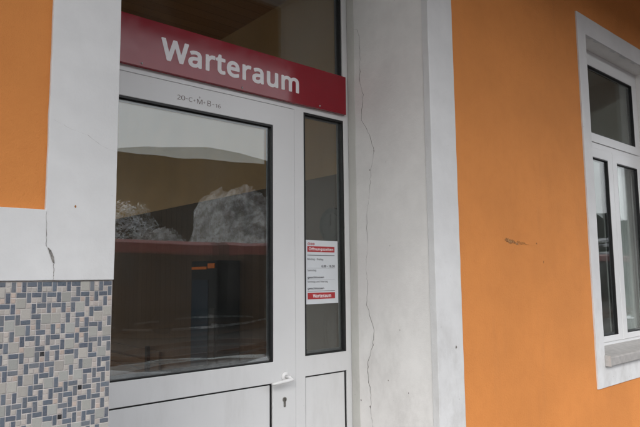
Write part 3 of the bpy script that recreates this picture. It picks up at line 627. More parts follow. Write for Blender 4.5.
# ---- entrance: fixed frame -----------------------------------------
DX0, DX1 = .845, 2.1035       # door leaf
SG = (2.178, 2.5045, 1.144, 2.583)    # sidelight glass
TR_ = (.86, 2.5045, 2.76, HEAD - .07)
b = MB()
b.holed(XL + .001, XR - .001, .0, HEAD - .001, YD, YD + .07,
        [(.84, 2.1060, .02, 2.5865), (SG[0], SG[1], SG[2], SG[3]), (2.178, 2.5045, .12, 1.030), TR_])
frame = b.build('door_frame', M['pvc'], bld, .003)
def pane(name, x0, x1, z0, z1, y, mat, parent, bow=0, n=20, th=.004):
    q = MB()
    cx, cz, hx, hz = (x0 + x1) / 2, (z0 + z1) / 2, (x1 - x0) / 2, (z1 - z0) / 2
    def P(i, j, o):
        x = x0 + (x1 - x0) * i / n; z = z0 + (z1 - z0) * j / n
        u = (x - cx) / hx; v = (z - cz) / hz
        return (x, y + o + bow * (1 - u * u) * (1 - v * v), z)
    for i in range(n):
        for j in range(n):
            q.quad([P(i, j, 0), P(i + 1, j, 0), P(i + 1, j + 1, 0), P(i, j + 1, 0)])
            q.quad([P(i, j, th), P(i, j + 1, th), P(i + 1, j + 1, th), P(i + 1, j, th)])
    return q.build(name, mat, parent, smooth=True)
def glazing(parent, x0, x1, z0, z1, y, mat, seal=.009, bow=.002, depth=.022, sp=.012):
    """double glazing: rubber seal lining the rebate, two panes, aluminium spacer between them"""
    q = MB(); q.holed(x0, x1, z0, z1, y + .003, y + depth + .03, [(x0 + seal, x1 - seal, z0 + seal * .6, z1 - seal)])
    q.build('rubber_seal', M['rubber'], parent)
    a0, a1, c0, c1 = x0 + seal * .4, x1 - seal * .4, z0 + seal * .3, z1 - seal * .4
    pane('glass_pane', a0, a1, c0, c1, y + depth - .004, mat, parent, bow)
    pane('glass_pane', a0, a1, c0, c1, y + depth + .012, M['coated'] if mat is M['coated'] else M['glass'], parent, -bow)
    q = MB(); q.holed(x0 + seal, x1 - seal, z0 + seal * .6, z1 - seal, y + depth + .0015 + .003, y + depth + .010,
                      [(x0 + seal + sp, x1 - seal - sp, z0 + seal + sp, z1 - seal - sp)])
    q.build('spacer_bar', M['alu'], parent)
# sidelight
sl = MB(); sl.holed(SG[0], SG[1], 1.031, 1.143, YD + .004, YD + .06, []); side = sl.build('side_window', M['pvc'], bld, .001)
glazing(side, *SG, YD, M['glass'], .012, .0008, .024)
q = MB(); q.holed(2.178, 2.5045, .12, 1.030, YD + .008, YD + .05, [(2.184, 2.494, .13, 1.022)]); q.build('rubber_seal', M['rubber'], side)
q = MB(); q.box(2.1845, 2.4935, YD + .010, YD + .045, .131, 1.0215); q.build('lower_panel', M['pvc'], side, .002)
# transom
tm = MB(); tm.holed(TR_[0], TR_[1], TR_[2], TR_[3], YD + .012, YD + .06, [(TR_[0] + .018, TR_[1] - .004, TR_[2] + .018, TR_[3] - .018)])
trn = tm.build('transom_window', M['pvc'], bld, .002)
glazing(trn, TR_[0] + .018, TR_[1] - .004, TR_[2] + .018, TR_[3] - .018, YD + .004, M['glass'], .014, .0015, .02)
# door leaf
G = (1.0, 1.948, 1.135, 2.464)
b = MB(); b.holed(DX0, DX1, .025, 2.5845, YD - .004, YD + .062, [G, (1.0, 1.943, .14, 1.020)])
door = b.build('entrance_door', M['pvc'], bld, .0035)
glazing(door, *G, YD - .004, M['doorglass'], .011, .0028, .024)
q = MB(); q.holed(1.0, 1.943, .14, 1.020, YD + .006, YD + .05, [(1.008, 1.932, .148, 1.012)]); q.build('rubber_seal', M['rubber'], door)
q = MB(); q.box(1.0085, 1.9315, YD + .007, YD + .045, .1485, 1.0115); q.build('lower_panel', M['pvc'], door, .003)
# lever handle with rosette
q = MB()
cx, cz = 2.028, 1.048
q.tube([(cx, YD - .003, cz), (cx, YD - .012, cz)], [.027, .025], 28)
q.tube([(cx, YD - .012, cz), (cx, YD - .052, cz), (cx - .004, YD - .060, cz - .008)], [.010, .010, .010], 16)
q.tube([(cx + .010, YD - .060, cz - .008), (cx + .004, YD - .062, cz - .009), (cx - .03, YD - .064, cz - .012), (cx - .08, YD - .062, cz - .016), (cx - .118, YD - .058, cz - .020), (cx - .124, YD - .050, cz - .021)],
       [.008, .0125, .0125, .0115, .0105, .007], 18, flat=.8)
q.build('lever_handle', M['handle'], door, smooth=True)
q = MB()
q.tube([(2.023, YD - .002, .925), (2.023, YD - .009, .925)], [.0135, .0130], 24)
q.box(2.0165, 2.0295, YD - .0085, YD - .003, .888, .918)
q.tube([(2.023, YD - .002, .890), (2.023, YD - .0088, .890)], [.0068, .0066], 16)
lock = q.build('lock_cylinder', M['steel'], door, .0005)
q = MB(); q.box(2.0215, 2.0245, YD - .0098, YD - .0085, .917, .932); q.build('keyhole', M['black'], lock)
# hinges on the hidden side, weather bar
for hz in (.35, 1.3, 2.3):
    q = MB(); q.tube([(DX0 - .004, YD - .012, hz), (DX0 - .004, YD - .012, hz + .1)], .009, 12); q.build('hinge', M['handle'], door, smooth=True)
# chalked blessing
for body, xa, xb, za, zb in (('2', 1.347, 1.3625, 2.499, 2.524), ('0', 1.3655, 1.385, 2.5005, 2.5245), ('-', 1.389, 1.398, 2.511, 2.5135), ('C', 1.402, 1.4205, 2.5, 2.523),
        ('+', 1.4255, 1.437, 2.5055, 2.5170), ('M', 1.4435, 1.471, 2.4985, 2.5235), ('+', 1.4755, 1.487, 2.505, 2.5165), ('B', 1.497, 1.516, 2.4965, 2.526),
        ('-', 1.5225, 1.5325, 2.5085, 2.511), ('1', 1.5385, 1.547, 2.4975, 2.5165), ('6', 1.5525, 1.566, 2.497, 2.5175)):
    text_mesh('chalk_inscription', body, M['pencil'], widen(xa), widen(xb), za, zb, YD - .0042, door, depth=.0005)
q = MB(); q.box(1.4735, 1.4750, YD - .0050, YD - .0043, 2.5275, 2.5385); q.box(1.4690, 1.4795, YD - .0049, YD - .0043, 2.5340, 2.5352)
q.build('chalk_inscription', M['pencil'], door)

# ---- window on the right --------------------------------------------
def make_window(dx):
    YW = .13
    w = surround(4.411 + dx, 6.04 + dx, .754, 3.654, WX0 + dx, WX1 + dx, WZ0, WZ1)
    win = w.build('window', M['trim'], bld, .002)
    q = MB(); q.holed(WX0 + .001 + dx, WX1 - .001 + dx, WZ0 + .001, WZ1 - .001, YW, YW + .07,
                      [(4.615 + dx, 5.835 + dx, 2.70, 3.43), (4.615 + dx, 5.835 + dx, 1.05, 2.645)])
    q.build('window_frame', M['pvc'], win, .003)
    def sash(x0, x1, z0, z1, gx0, gx1, gz0, gz1):
        s_ = MB(); s_.holed(x0 + dx, x1 + dx, z0, z1, YW - .012, YW + .055, [(gx0 + dx, gx1 + dx, gz0, gz1)])
        so = s_.build('sash', M['pvc'], win, .003)
        glazing(so, gx0 + dx, gx1 + dx, gz0, gz1, YW - .012, M['coated'], .008, .0012, .022)
    sash(4.612, 5.838, 2.697, 3.433, 4.68, 5.765, 2.772, 3.36)
    sash(4.612, 5.2225, 1.047, 2.648, 4.68, 5.135, 1.095, 2.565)
    sash(5.2265, 5.838, 1.047, 2.648, 5.315, 5.765, 1.095, 2.565)
    q = MB()
    prof = [(.128, 1.022), (-.045, .978), (-.055, .970), (-.055, .914), (-.048, .914), (-.048, .960), (.128, 1.000)]
    xa, xb = 4.552 + dx, 5.898 + dx
    ra = [q.vert((xa, y, z), False) for y, z in prof]; rb = [q.vert((xb, y, z), False) for y, z in prof]
    for i in range(len(prof)):
        j = (i + 1) % len(prof); q.f.append([ra[i], ra[j], rb[j], rb[i]]); q.m.append(0)
    q.f.append(ra[::-1]); q.m.append(0); q.f.append(rb); q.m.append(0)
    q.box(4.540 + dx, 4.5515 + dx, -.058, -.0135, .909, .990); q.box(5.8985 + dx, 5.910 + dx, -.058, -.0135, .909, .990)
    q.build('window_sill', M['sillm'], win, .001)
    return win
win = make_window(0)
# two joints in the frame drawn as real drip bars
# ---- interior --------------------------------------------------------
RW = 2.75
b = MB()
b.box(RW, RW + .15, .751, 6.3, 2.309, 3.80)
for (ya, yb, za, zb) in ((.751, 1.2, -.05, 3.8), (6.0, 6.3, -.05, 3.8), (1.201, 5.999, -.05, .45), (1.201, 5.999, 3.6, 3.8)): b.box(-1.5, -1.35, ya, yb, za, zb)
b.holed(-1.5, 8.3, -.05, 3.80, 6.301, 6.5, [(-1.2, 2.4, .5, 3.6)])
for (ya, yb, za, zb) in ((.751, .95, -.05, 3.8), (5.6, 6.3, -.05, 3.8), (.951, 5.599, -.05, .6), (.951, 5.599, 2.75, 3.8)): b.box(8.15, 8.3, ya, yb, za, zb)
b.build('interior_wall', M['ochre'], bld)
b = MB(); b.box(RW - .02, RW + .15, .751, 6.3, -.05, 2.308); b.build('timber_panelling', M['woodpanel'], bld)
b = MB(); b.box(-1.5, 8.3, .751, 6.5, 3.801, 3.9); b.build('timber_ceiling', M['woodceil'], bld)
b = MB(); b.box(-1.45, 8.15, .20, 6.3, -.06, -.001); b.build('interior_floor', M['floor'], bld)
b = MB(); b.box(-1.5, 8.3, .3, 6.7, 4.80, 5.0); b.build('upper_storey', M['orange'], bld)
for (x0_, x1_, y0_, y1_) in ((-1.44, -1.40, 1.205, 5.995),):
    for k in range(4):
        q = MB(); a = y0_ + k * 1.1975; c = a + 1.1975
        for (ya, yb, za, zb) in ((a, a + .05, .451, 3.599), (c - .052, c - .002, .451, 3.599), (a + .051, c - .053, .451, .51), (a + .051, c - .053, 3.54, 3.599)): q.box(x0_, x1_, ya, yb, za, zb)
        w_ = q.build('end_window', M['pvc'], bld)  # unseen left end glazing, added to throw daylight onto the ochre wall
        q = MB(); q.box(-1.422, -1.418, a + .051, c - .053, .511, 3.539); q.build('glass_pane', M['glass'], w_)
for k in range(3):
    q = MB(); a = .955 + k * 1.548
    for (ya, yb, za, zb) in ((a, a + .05, .601, 2.749), (a + 1.49, a + 1.54, .601, 2.749), (a + .051, a + 1.489, .601, .66), (a + .051, a + 1.489, 2.69, 2.749)): q.box(8.2, 8.26, ya, yb, za, zb)
    w_ = q.build('end_window', M['pvc'], bld)
    q = MB(); q.box(8.228, 8.232, a + .051, a + 1.489, .661, 2.689); q.build('glass_pane', M['glass'], w_)
for k in range(3):
    q = MB(); a = -1.199 + k * 1.2; q.holed(a, a + 1.197, .501, 3.599, 6.36, 6.42, [(a + .06, a + 1.137, .56, 3.54)]); w_ = q.build('added_back_window', M['pvc'], bld)  # unseen rear glazing, added to brighten the waiting room
    q = MB(); q.box(a + .061, a + 1.136, 6.388, 6.392, .561, 3.539); q.build('glass_pane', M['glass'], w_)
# ---- canopy over the platform ---------------------------------------
b = MB(); b.box(-14, 26, -3.3, -.001, 4.62, 4.72); can = b.build('platform_canopy', M['canopywood'], bld)
q = MB(); q.box(-14, 26, -3.36, -3.301, 4.59, 4.87); q.build('canopy_fascia', M['sheet'], can)
q = MB(); q.box(-14, 26, -3.3, -.016, 4.721, 4.77); q.build('canopy_roof', M['sheet'], can)
for px in (-9, -4.5, 8.5, 15, 21):
    q = MB(); q.tube([(px, -2.4, 0), (px, -2.4, 4.62)], .05, 14)
    q.tube([(px, -2.4, 3.6), (px, -1.7, 4.6)], .03, 10); q.box(px - .1, px + .1, -2.5, -2.3, 0, .03)
    q.build('canopy_post', M['post'], can, smooth=False)

# ================================================================== THINGS ON THE BUILDING
sg = thing('entrance_sign', 'long dark red waiting room sign with white lettering screwed above the glazed door', 'sign', (1.65, YD, 2.617))
def world_child(o, parent): o.parent = parent; o.matrix_parent_inverse = Matrix.Translation(-parent.location); return o
b = MB(); b.box(.80, 2.5045, YD - .0285, YD - .0035 , 2.617, 2.8635)
world_child(b.build('sign_board', M['sign'], None, .0012), sg)
def letters():
    t = text_mesh('sign_lettering', 'Warteraum', M['letter'], 1.243, 2.120, 2.6765, 2.7915, YD - .0287, None, bold=True, depth=.0008)
    return t
world_child(letters(), sg)
for (x, z) in ((1.145, 2.632), (2.283, 2.634), (1.72, 2.631)):
    q = MB(); q.tube([(x, YD - .0286, z), (x, YD - .0335, z)], [.0055, .0035], 12); world_child(q.build('screw', M['post'], None, smooth=True), sg)

nt_ = thing('opening_hours_notice', 'white printed opening hours sheet with two red bars on the narrow side pane', 'notice', (2.32, YD, 1.437))
NY = YD + .0185
b = MB(); n_ = 10
for i in range(n_):
    x0 = 2.190 + (2.458 - 2.190) * i / n_; x1 = 2.190 + (2.458 - 2.190) * (i + 1) / n_
    b.quad([(x0, NY, 1.437), (x1, NY, 1.437), (x1, NY, 1.815), (x0, NY, 1.815)])
    b.quad([(x0, NY + .0006, 1.437), (x0, NY + .0006, 1.815), (x1, NY + .0006, 1.815), (x1, NY + .0006, 1.437)])
world_child(b.build('paper_sheet', M['paper'], None), nt_)
def bar(x0, x1, z0, z1, m, nm): 
    q = MB(); q.box(x0, x1, NY - .0006, NY - .0001, z0, z1); world_child(q.build(nm, m, None), nt_)
def wr(body, x0, x1, z0, z1, m, off=0):  # off > 0: bold
    t = text_mesh('printed_line', body, m, x0, x1, z0, z1, NY - .0007, None, bold=off > 0, depth=.0003); world_child(t, nt_)
px = lambda u: 2.190 + .268 * u
pz = lambda v: 1.815 - .378 * v
bar(px(.09), px(.90), pz(.185), pz(.095), M['redprint'], 'red_bar')
bar(px(.09), px(.90), pz(.925), pz(.825), M['redprint'], 'red_bar')
wr('Öffnungszeiten', px(.13), px(.86), pz(.172), pz(.108), M['letter'], .006)
wr('Warteraum', px(.24), px(.78), pz(.902), pz(.848), M['letter'], .01)
wr('ÖBB', px(.10), px(.30), pz(.078), pz(.035), M['redprint'], .02)
bar(px(.09), px(.90), pz(.241), pz(.232), M['print'], 'rule_line')
wr('Montag - Freitag', px(.09), px(.55), pz(.325), pz(.282), M['print'])
wr('6.00 - 18.30', px(.50), px(.90), pz(.428), pz(.390), M['print'], .012)
bar(px(.09), px(.90), pz(.442), pz(.439), M['greyprint'], 'rule_line')
wr('Samstag', px(.09), px(.34), pz(.50), pz(.458), M['print'])
wr('geschlossen', px(.09), px(.57), pz(.61), pz(.567), M['print'], .02)
bar(px(.09), px(.90), pz(.620), pz(.617), M['greyprint'], 'rule_line')
wr('Sonntag und Feiertag', px(.09), px(.68), pz(.675), pz(.635), M['print'])
wr('geschlossen', px(.09), px(.57), pz(.782), pz(.74), M['print'], .02)
bar(px(.09), px(.90), pz(.803), pz(.796), M['print'], 'rule_line')

# lamp high on the wall, cut by the frame corner
lm = thing('wall_lamp', 'round cream globe lamp high on the orange wall above the window', 'lamp', (5.86, 0, 4.215))
q = MB(); q.tube([(5.86, -.001, 4.215), (5.86, -.03, 4.215)], [.075, .075], 24); world_child(q.build('lamp_base', M['post'], None, smooth=False), lm)
q = MB(); rr = [(.06, 0)] 
q.tube([(5.86, -.0301 - .20 * k / 10, 4.215) for k in range(11)], [max(.004, .108 * math.sin(math.acos(max(-1, min(1, 1 - 2 * (.12 + .88 * k / 10)))))) for k in range(11)], 24)
world_child(q.build('lamp_globe', M['lampglass'], None, smooth=True), lm)

# ---- things inside the waiting room ----------------------------------
ck = thing('wall_clock', 'round dark rimmed clock on the panelled wall behind the narrow side pane', 'clock', (RW - .02, 0.985, 1.95))
q = MB(); q.tube([(RW - .0205, 0.985, 1.95), (RW - .06, 0.985, 1.95)], .12, 36); world_child(q.build('clock_case', M['black'], None), ck)
q = MB(); q.tube([(RW - .0602, 0.985, 1.95), (RW - .063, 0.985, 1.95)], .088, 36); M['dial'] = plain('grey_dial', (.035, .034, .033), .8, spec=.1)
world_child(q.build('clock_face', M['dial'], None), ck)
q = MB(); q.box(RW - .066, RW - .0632, .982, .988, 1.95, 2.025); q.box(RW - .066, RW - .0633, .9885, 1.04, 1.947, 1.953); world_child(q.build('clock_hand', M['black'], None), ck)
vm = thing('vending_machine', 'dark vending machine with an orange header strip inside the waiting room', 'vending machine', (2.61, 2.385, 0))
q = MB(); q.box(2.50, 2.725, 2.17, 2.60, 0, 1.74); world_child(q.build('cabinet', M['black'], None, .01), vm)
q = MB(); q.box(2.494, 2.4995, 2.33, 2.58, 1.668, 1.69); q.box(2.494, 2.4995, 2.20, 2.31, 1.675, 1.715); world_child(q.build('header_strip', M['orangeled'], None), vm)
q = MB(); q.box(2.492, 2.4995, 2.30, 2.57, .75, 1.58); world_child(q.build('display_window', M['bluepanel'], None), vm)
q = MB(); q.box(2.488, 2.4995, 2.19, 2.27, .95, 1.35); world_child(q.build('coin_panel', M['traingrey'], None, .004), vm)
bn = thing('waiting_bench', 'long slatted timber bench along the dark panelled waiting room wall', 'bench', (2.5, 4.6, 0))
q = MB()
for k in range(5): q.box(2.28 + k * .085, 2.35 + k * .085, 3.6, 5.6, .42, .45)
world_child(q.build('seat', M['woodpanel'], None, .004), bn)
q = MB()
for k in range(3): q.box(2.695, 2.718, 3.6, 5.6, .55 + k * .11, .64 + k * .11)
world_child(q.build('backrest', M['woodpanel'], None, .004), bn)
for yy in (3.8, 5.4):
    q = MB(); q.box(2.30, 2.34, yy, yy + .05, 0, .419); q.box(2.66, 2.694, yy, yy + .05, 0, .9); q.box(2.341, 2.659, yy, yy + .05, .37, .419); world_child(q.build('leg', M['black'], None), bn)
# curtain behind the window
def curtain(x0, x1, label):
    q = MB(); n = int((x1 - x0) / .006); 
    def P(i, z):
        x = x0 + (x1 - x0) * i / n
        return (x, .245 + .018 * math.sin(x * 120 + .8 * math.sin(x * 21)) + .008 * math.sin(x * 41 + z), z)
    zs = [.95 + .095 * k for k in range(19)]
    for i in range(n):
        for z0, z1 in zip(zs, zs[1:]): q.quad([P(i, z0), P(i + 1, z0), P(i + 1, z1), P(i, z1)])
    o = q.build('curtain', M['curtain'], None, smooth=True, loc=((x0 + x1) / 2, .245, .95))
    s_ = o.modifiers.new('thick', 'SOLIDIFY'); s_.thickness = .002
    return tag(o, label, 'curtain')
curtain(5.37, 5.893, 'grey pleated curtain hanging behind the right casement of the window')

# ================================================================== THE SURROUNDINGS (seen mirrored in the glass)
def struct(o, kind='structure'): o['kind'] = kind; return o
b = MB(); b.box(-60, 400, -5.6, 18, -.5, -.062); b.box(-60, 400, -5.6, .199, -.0619, 0)
struct(b.build('platform', M['asphalt']))
b = MB(); b.box(-60, 400, -5.95, -5.601, -.5, .004); struct(b.build('platform_edge', M['concrete']))
b = MB(); b.box(-500, 900, -60, 60, -1.2, -.60); struct(b.build('ground', M['ballast']))
b = MB()
for y0 in (-7.4, -12.2, -19.9):
    for d in (0, 1.435): b.box(-60, 400, y0 + d - .035, y0 + d + .035, -.56, -.42)
struct(b.build('railway_track', M['rail']))
def snowbank(y0, y1, z0, h, seed, x0=-20, x1=70):
    q = MB(); nxs = int((x1 - x0) / .3); ny = 8
    def P(i, j):
        x = x0 + (x1 - x0) * i / nxs; t = j / ny
        a = noise.fractal(Vector((x * .35 + seed, t * 1.2, seed)), 1, 2, 4)
        return (x, y0 + (y1 - y0) * t + .12 * noise.noise(Vector((x, t * 3, seed))), z0 + max(-.05, math.sin(math.pi * t) * h * (.62 + 1.1 * a)))
    for i in range(nxs):
        for j in range(ny): q.quad([P(i, j), P(i + 1, j), P(i + 1, j + 1), P(i, j + 1)])
    return tag(q.build('snow', M['snow'], smooth=True), 'low ridge of dirty snow left along the tracks', 'snow', kind='stuff')
snowbank(-10.2, -9.7, -.66, .16, 8)

def lamp_post(x, y, label):
    t = thing('lamp_post', label, 'lamp post', (x, y, -.6), 'slim pale posts between the tracks')
    q = MB(); q.tube([(0, 0, 0), (0, 0, 4.0)], [.045, .03], 12); o = q.build('pole', M['sheet'], smooth=True); o.parent = t
    q = MB(); q.box(-.25, .25, -.08, .08, 4.001, 4.07); o = q.build('lamp_head', M['sheet'], None, .01); o.parent = t
for k_, (x_, l_) in enumerate([(24.5, 'slim pale lamp post between the tracks opposite the window'), (-9, 'slim pale lamp post between the tracks at the far left')]): lamp_post(x_, -9.9, l_)

b = MB()
def SF(i, j):
    x = -90 + 5 * i; y = 16 + 5 * j
    return (x, y, .05 + .12 * noise.noise(Vector((x * .2, y * .2, 1))) + .05 * max(0, y - 30))
for i in range(60):
    for j in range(24): b.quad([SF(i, j), SF(i + 1, j), SF(i + 1, j + 1), SF(i, j + 1)])
struct(b.build('snow_field', M['snow'], smooth=True))
def house(x, y, w_, d_, h_, col, label):
    t = thing('house', label, 'house', (x, y, 0), 'houses behind the station')
    q = MB(); q.box(0, w_, 0, d_, -.3, h_); o = q.build('wall', col); o.parent = t
    q = MB(); p_ = [(-.4, -.5, h_ - .1), (-.4, d_ + .5, h_ - .1), (-.4, d_ / 2, h_ + 2.2)]; r2 = [(w_ + .4, a[1], a[2]) for a in p_]
    A = [q.vert(a, False) for a in p_]; B = [q.vert(a, False) for a in r2]
    for a, c in ((0, 1), (1, 2), (2, 0)): q.f.append([A[a], A[c], B[c], B[a]]); q.m.append(0)
    q.f += [A[::-1], B]; q.m += [0, 0]; o = q.build('roof', M['snow']); o.parent = t
    for k in range(int(w_ // 2.5)):
        for z in (1.0, 3.6):
            if z + 1.4 > h_: continue
            q = MB(); q.box(.8 + k * 2.5, 1.8 + k * 2.5, -.06, -.001, z, z + 1.3); f_ = q.build('window', M['pvc']); f_.parent = t
            g = MB(); g.box(.9 + k * 2.5, 1.7 + k * 2.5, -.075, -.061, z + .1, z + 1.2); g_ = g.build('pane', M['trainglass']); g_.parent = f_
            q = MB(); q.box(-.06, -.001, .6 + k * 2.2, 1.5 + k * 2.2, z, z + 1.3); f_ = q.build('window', M['trainglass']); f_.parent = t
M['brick'] = plain('red_brown_render', (.22, .08, .06), .9, .15, 2)
house(52, 18, 10, 9, 3.4, M['brick'], 'low red brown house with a snowy roof behind the station')
house(78, 34, 14, 10, 6.0, M['caulk'], 'taller pale house with a snowy roof behind the station')

# train ------------------------------------------------------------------
def coach(x0, label):
    t = thing('railway_coach', label, 'train coach', (x0, -19.2, -.42), 'red regional coaches on the far track')
    q = MB(); LN = 18.6
    prof = [(-1.35, .9), (-1.42, 1.3), (-1.42, 2.96), (-1.40, 3.36), (-1.1, 3.50), (1.1, 3.50), (1.40, 3.36), (1.42, 2.98), (1.42, 1.3), (1.35, .9)]
    ra = [q.vert((0, y, z), False) for y, z in prof]; rb = [q.vert((LN, y, z), False) for y, z in prof]
    for i in range(len(prof)):
        j = (i + 1) % len(prof); q.f.append([ra[i], ra[j], rb[j], rb[i]]); q.m.append(0 if i in (2, 3, 5, 6) else 1)
    q.f.append(ra[::-1]); q.m.append(1); q.f.append(rb); q.m.append(1)
    o = q.build('coach_body', [M['trainred'], M['traingrey']]); o.parent = t
    for s_ in (1.425, -1.425):
        y = s_
        q = MB(); q.box(3.2, 15.4, min(y, y * 1.004), max(y, y * 1.004), 1.75, 2.85); w_ = q.build('window_band', M['trainglass']); w_.parent = t
        q = MB(); q.box(.3, 18.3, min(y, y * 1.006), max(y, y * 1.006), 1.0, 1.45); w_ = q.build('grey_stripe', M['traingrey']); w_.parent = t
        for dx in (1.6, 16.0):
            q = MB(); q.box(dx, dx + 1.2, min(y, y * 1.012), max(y, y * 1.012), 1.0, 2.95); w_ = q.build('coach_door', M['traingrey']); w_.parent = t
            g = MB(); g.box(dx + .2, dx + 1.0, min(y * 1.013, y * 1.016), max(y * 1.013, y * 1.016), 1.8, 2.8); g_ = g.build('door_window', M['trainglass']); g_.parent = w_
    q = MB(); q.box(.1, LN - .1, -1.2, 1.2, .25, .899); o = q.build('underframe', M['black']); o.parent = t
    for bx in (1.8, 14.2):
        q = MB(); q.box(bx, bx + 2.6, -1.3, 1.3, .45, .8)
        for wx in (bx + .4, bx + 2.2):
            for wy in (-1.42, 1.32): q.tube([(wx, wy, .46), (wx, wy + .08, .46)], .44, 20)
        w_ = q.build('bogie', M['black']); w_.parent = t
    return t
for k in range(5):
    coach(-6 + 19 * k, ['red and grey coach at the left end of the far train', 'second red and grey coach of the far train from its left end', 'middle red and grey coach of the far train', 'fourth red and grey coach of the far train from its left end', 'red and grey coach at the right end of the far train'][k])

# snow laden trees --------------------------------------------------------
def snowy_tree(x, y, h, wdt, label, seed):
    rnd = random.Random(seed)
    t = thing('snowy_tree', label, 'tree', (x, y, -.6), 'snow laden trees behind the far train')
    q = MB(); q.tube([(0, 0, 0), (.1, 0, h * .4), (0, .1, h * .8)], [.2, .14, .05], 8)
    for k in range(9):
        a = k * 2.4; z = h * (.25 + .06 * k); q.tube([(0, 0, z), (math.cos(a) * wdt * .35, math.sin(a) * wdt * .3, z + h * .14)], [.07, .02], 6)
    o = q.build('trunk', M['bark']); o.parent = t
    q = MB(); clumps = []; sn = MB()
    for k in range(60):
        u = rnd.uniform(-1, 1); v = rnd.random(); a = rnd.uniform(0, 6.28); r_ = math.sqrt(rnd.random())
        cx_ = math.cos(a) * r_ * wdt * .5; cy_ = math.sin(a) * r_ * wdt * .45
        top = h * (1 - .55 * r_ ** 2.5)
        clumps.append((cx_, cy_, rnd.uniform(.28, 1) * top, rnd.uniform(.28, .62)))
    for (cx_, cy_, cz_, cr) in clumps:
        n0 = 10; rings = []
        for i in range(230):
            d = Vector((rnd.gauss(0, 1), rnd.gauss(0, 1), rnd.gauss(0, 1))).normalized()
            p = Vector((cx_, cy_, cz_)) + d * cr * rnd.uniform(.5, 1.1)
            s_ = rnd.uniform(.035, .12); e = Vector((rnd.gauss(0, 1), rnd.gauss(0, 1), rnd.gauss(0, .5))).normalized(); g = d.cross(e).normalized() if d.cross(e).length > .01 else Vector((1, 0, 0))
            mi = 0 if (d.z > -.45 and rnd.random() < .93) else 1
            q.quad([p - e * s_, p + g * s_ * .7, p + e * s_, p - g * s_ * .7], mi, False)
    o = q.build('crown', [M['snow'], M['needles']]); o.parent = t
    return t
spots = [(8.5, -31, 6.0, 5.5, 'leftmost snow covered tree behind the train'), (13.2, -30, 6.6, 4.2, 'rounded snow covered tree behind the train, next to the small heap'),
         (33, -31, 6.5, 6, 'wide snow covered tree standing apart, nearer than its right neighbours'), (46, -31, 8, 7, 'very wide snow covered tree behind the right half of the train'),
         (60, -32, 8.5, 8, 'snow covered tree beyond the middle of the right row'), (74, -33, 9, 8, 'rightmost snow covered tree beyond the end of the train')]
for i, (x, y, h, w_, lb) in enumerate(spots): snowy_tree(x, y, h + .6, w_, lb, 40 + i)

def heap(x0, x1, y, top, label, seed):
    t = thing('snow_heap', label, 'snow heap', ((x0 + x1) / 2, y, -.6), 'snow heaps behind the far train')
    q = MB(); nx_, ny_ = 130, 70; W_ = x1 - x0
    def P(i, j):
        u = i / nx_; v = j / ny_
        e = min(1, u / .10) ** .5 * min(1, (1 - u) / .42) ** .75
        f = min(1, v / .25) ** .8 * min(1, (1 - v) / .62) ** .8
        px_, py_ = (u - .5) * W_, (v - .3) * 11
        n1 = noise.fractal(Vector((px_ * .55 + seed, py_ * .55, seed)), 1, 2, 5)
        n2 = noise.fractal(Vector((px_ * 2.2 + seed, py_ * 2.2, seed)), 1, 2, 4)
        h = (top + .6) * e * f * (1 + .10 * noise.noise(Vector((px_ * .9, seed, 0))))
        k_ = min(1, e * f * 2)
        return (px_ + .35 * n2 * k_, py_ + .9 * n1 * k_ + .4 * n2 * k_, h + (.5 * n1 + .28 * n2 + .18 * noise.fractal(Vector((px_ * 7, py_ * 7, seed)), 1, 2, 3)) * k_)
    for i in range(nx_):
        for j in range(ny_): q.quad([P(i, j), P(i + 1, j), P(i + 1, j + 1), P(i, j + 1)])
    o = q.build('snow_surface', M['rocksnow']); o.parent = t
heap(17.5, 25.6, -28.5, 6.6, 'large flat topped heap of grey white snow behind the train', 3)
heap(14.3, 16.7, -28.5, 4.2, 'small pointed heap of snow left of the large one', 11)

# wooded hill ---------------------------------------------------------------
q = MB(); nx_, ny_ = 110, 26
def HP(i, j):
    x = -160 + 900 * i / nx_; t = j / ny_; y = -45 - 150 * t
    ridge = 36.0 + 2.6 * math.sin((x - 45) / 34.0) + 1.0 * noise.noise(Vector((x * .02, 2, 0))) - .012 * max(0, x - 150)
    prof = math.sin(min(1, t / .78) * math.pi / 2) ** 1.25 if t < .78 else 1 - (t - .78) * .5
    n_ = noise.fractal(Vector((x * .03, y * .05, 3)), 1, 2, 5) * 2.2 * math.sin(math.pi * min(1, t / .78)) if t < .78 else 0
    return (x, y, -.9 + ridge * prof + n_)
for i in range(nx_):
    for j in range(ny_): q.quad([HP(i, j), HP(i + 1, j), HP(i + 1, j + 1), HP(i, j + 1)])
struct(q.build('hill', M['forest'], smooth=True))
q = MB()
def HB(i, j):
    x = -260 + 900 * i / nx_; t = j / ny_; y = 75 + 130 * t
    return (x, y, 2 + (24 + 4 * math.sin(x / 41.0)) * math.sin(min(1, t / .7) * math.pi / 2) + 2 * noise.fractal(Vector((x * .03, y * .05, 9)), 1, 2, 4))
for i in range(nx_):
    for j in range(ny_): q.quad([HB(i, j), HB(i + 1, j), HB(i + 1, j + 1), HB(i, j + 1)])
struct(q.build('hill', M['forest'], smooth=True))  # rear hill, added to cut the brightness seen through the rear glazing
for k_, (x_, y_, h_, w_, l_) in enumerate([(-6, 24, 6.5, 5, 'snow covered tree behind the station, left of its neighbours'), (3, 27, 7.5, 5.5, 'snow covered tree behind the station, between two others'), (12.5, 25, 6.0, 5, 'lowest snow covered tree behind the station')]):
    t_ = snowy_tree(x_, y_, h_, w_, l_, 90 + k_); t_['group'] = 'snow laden trees behind the station'

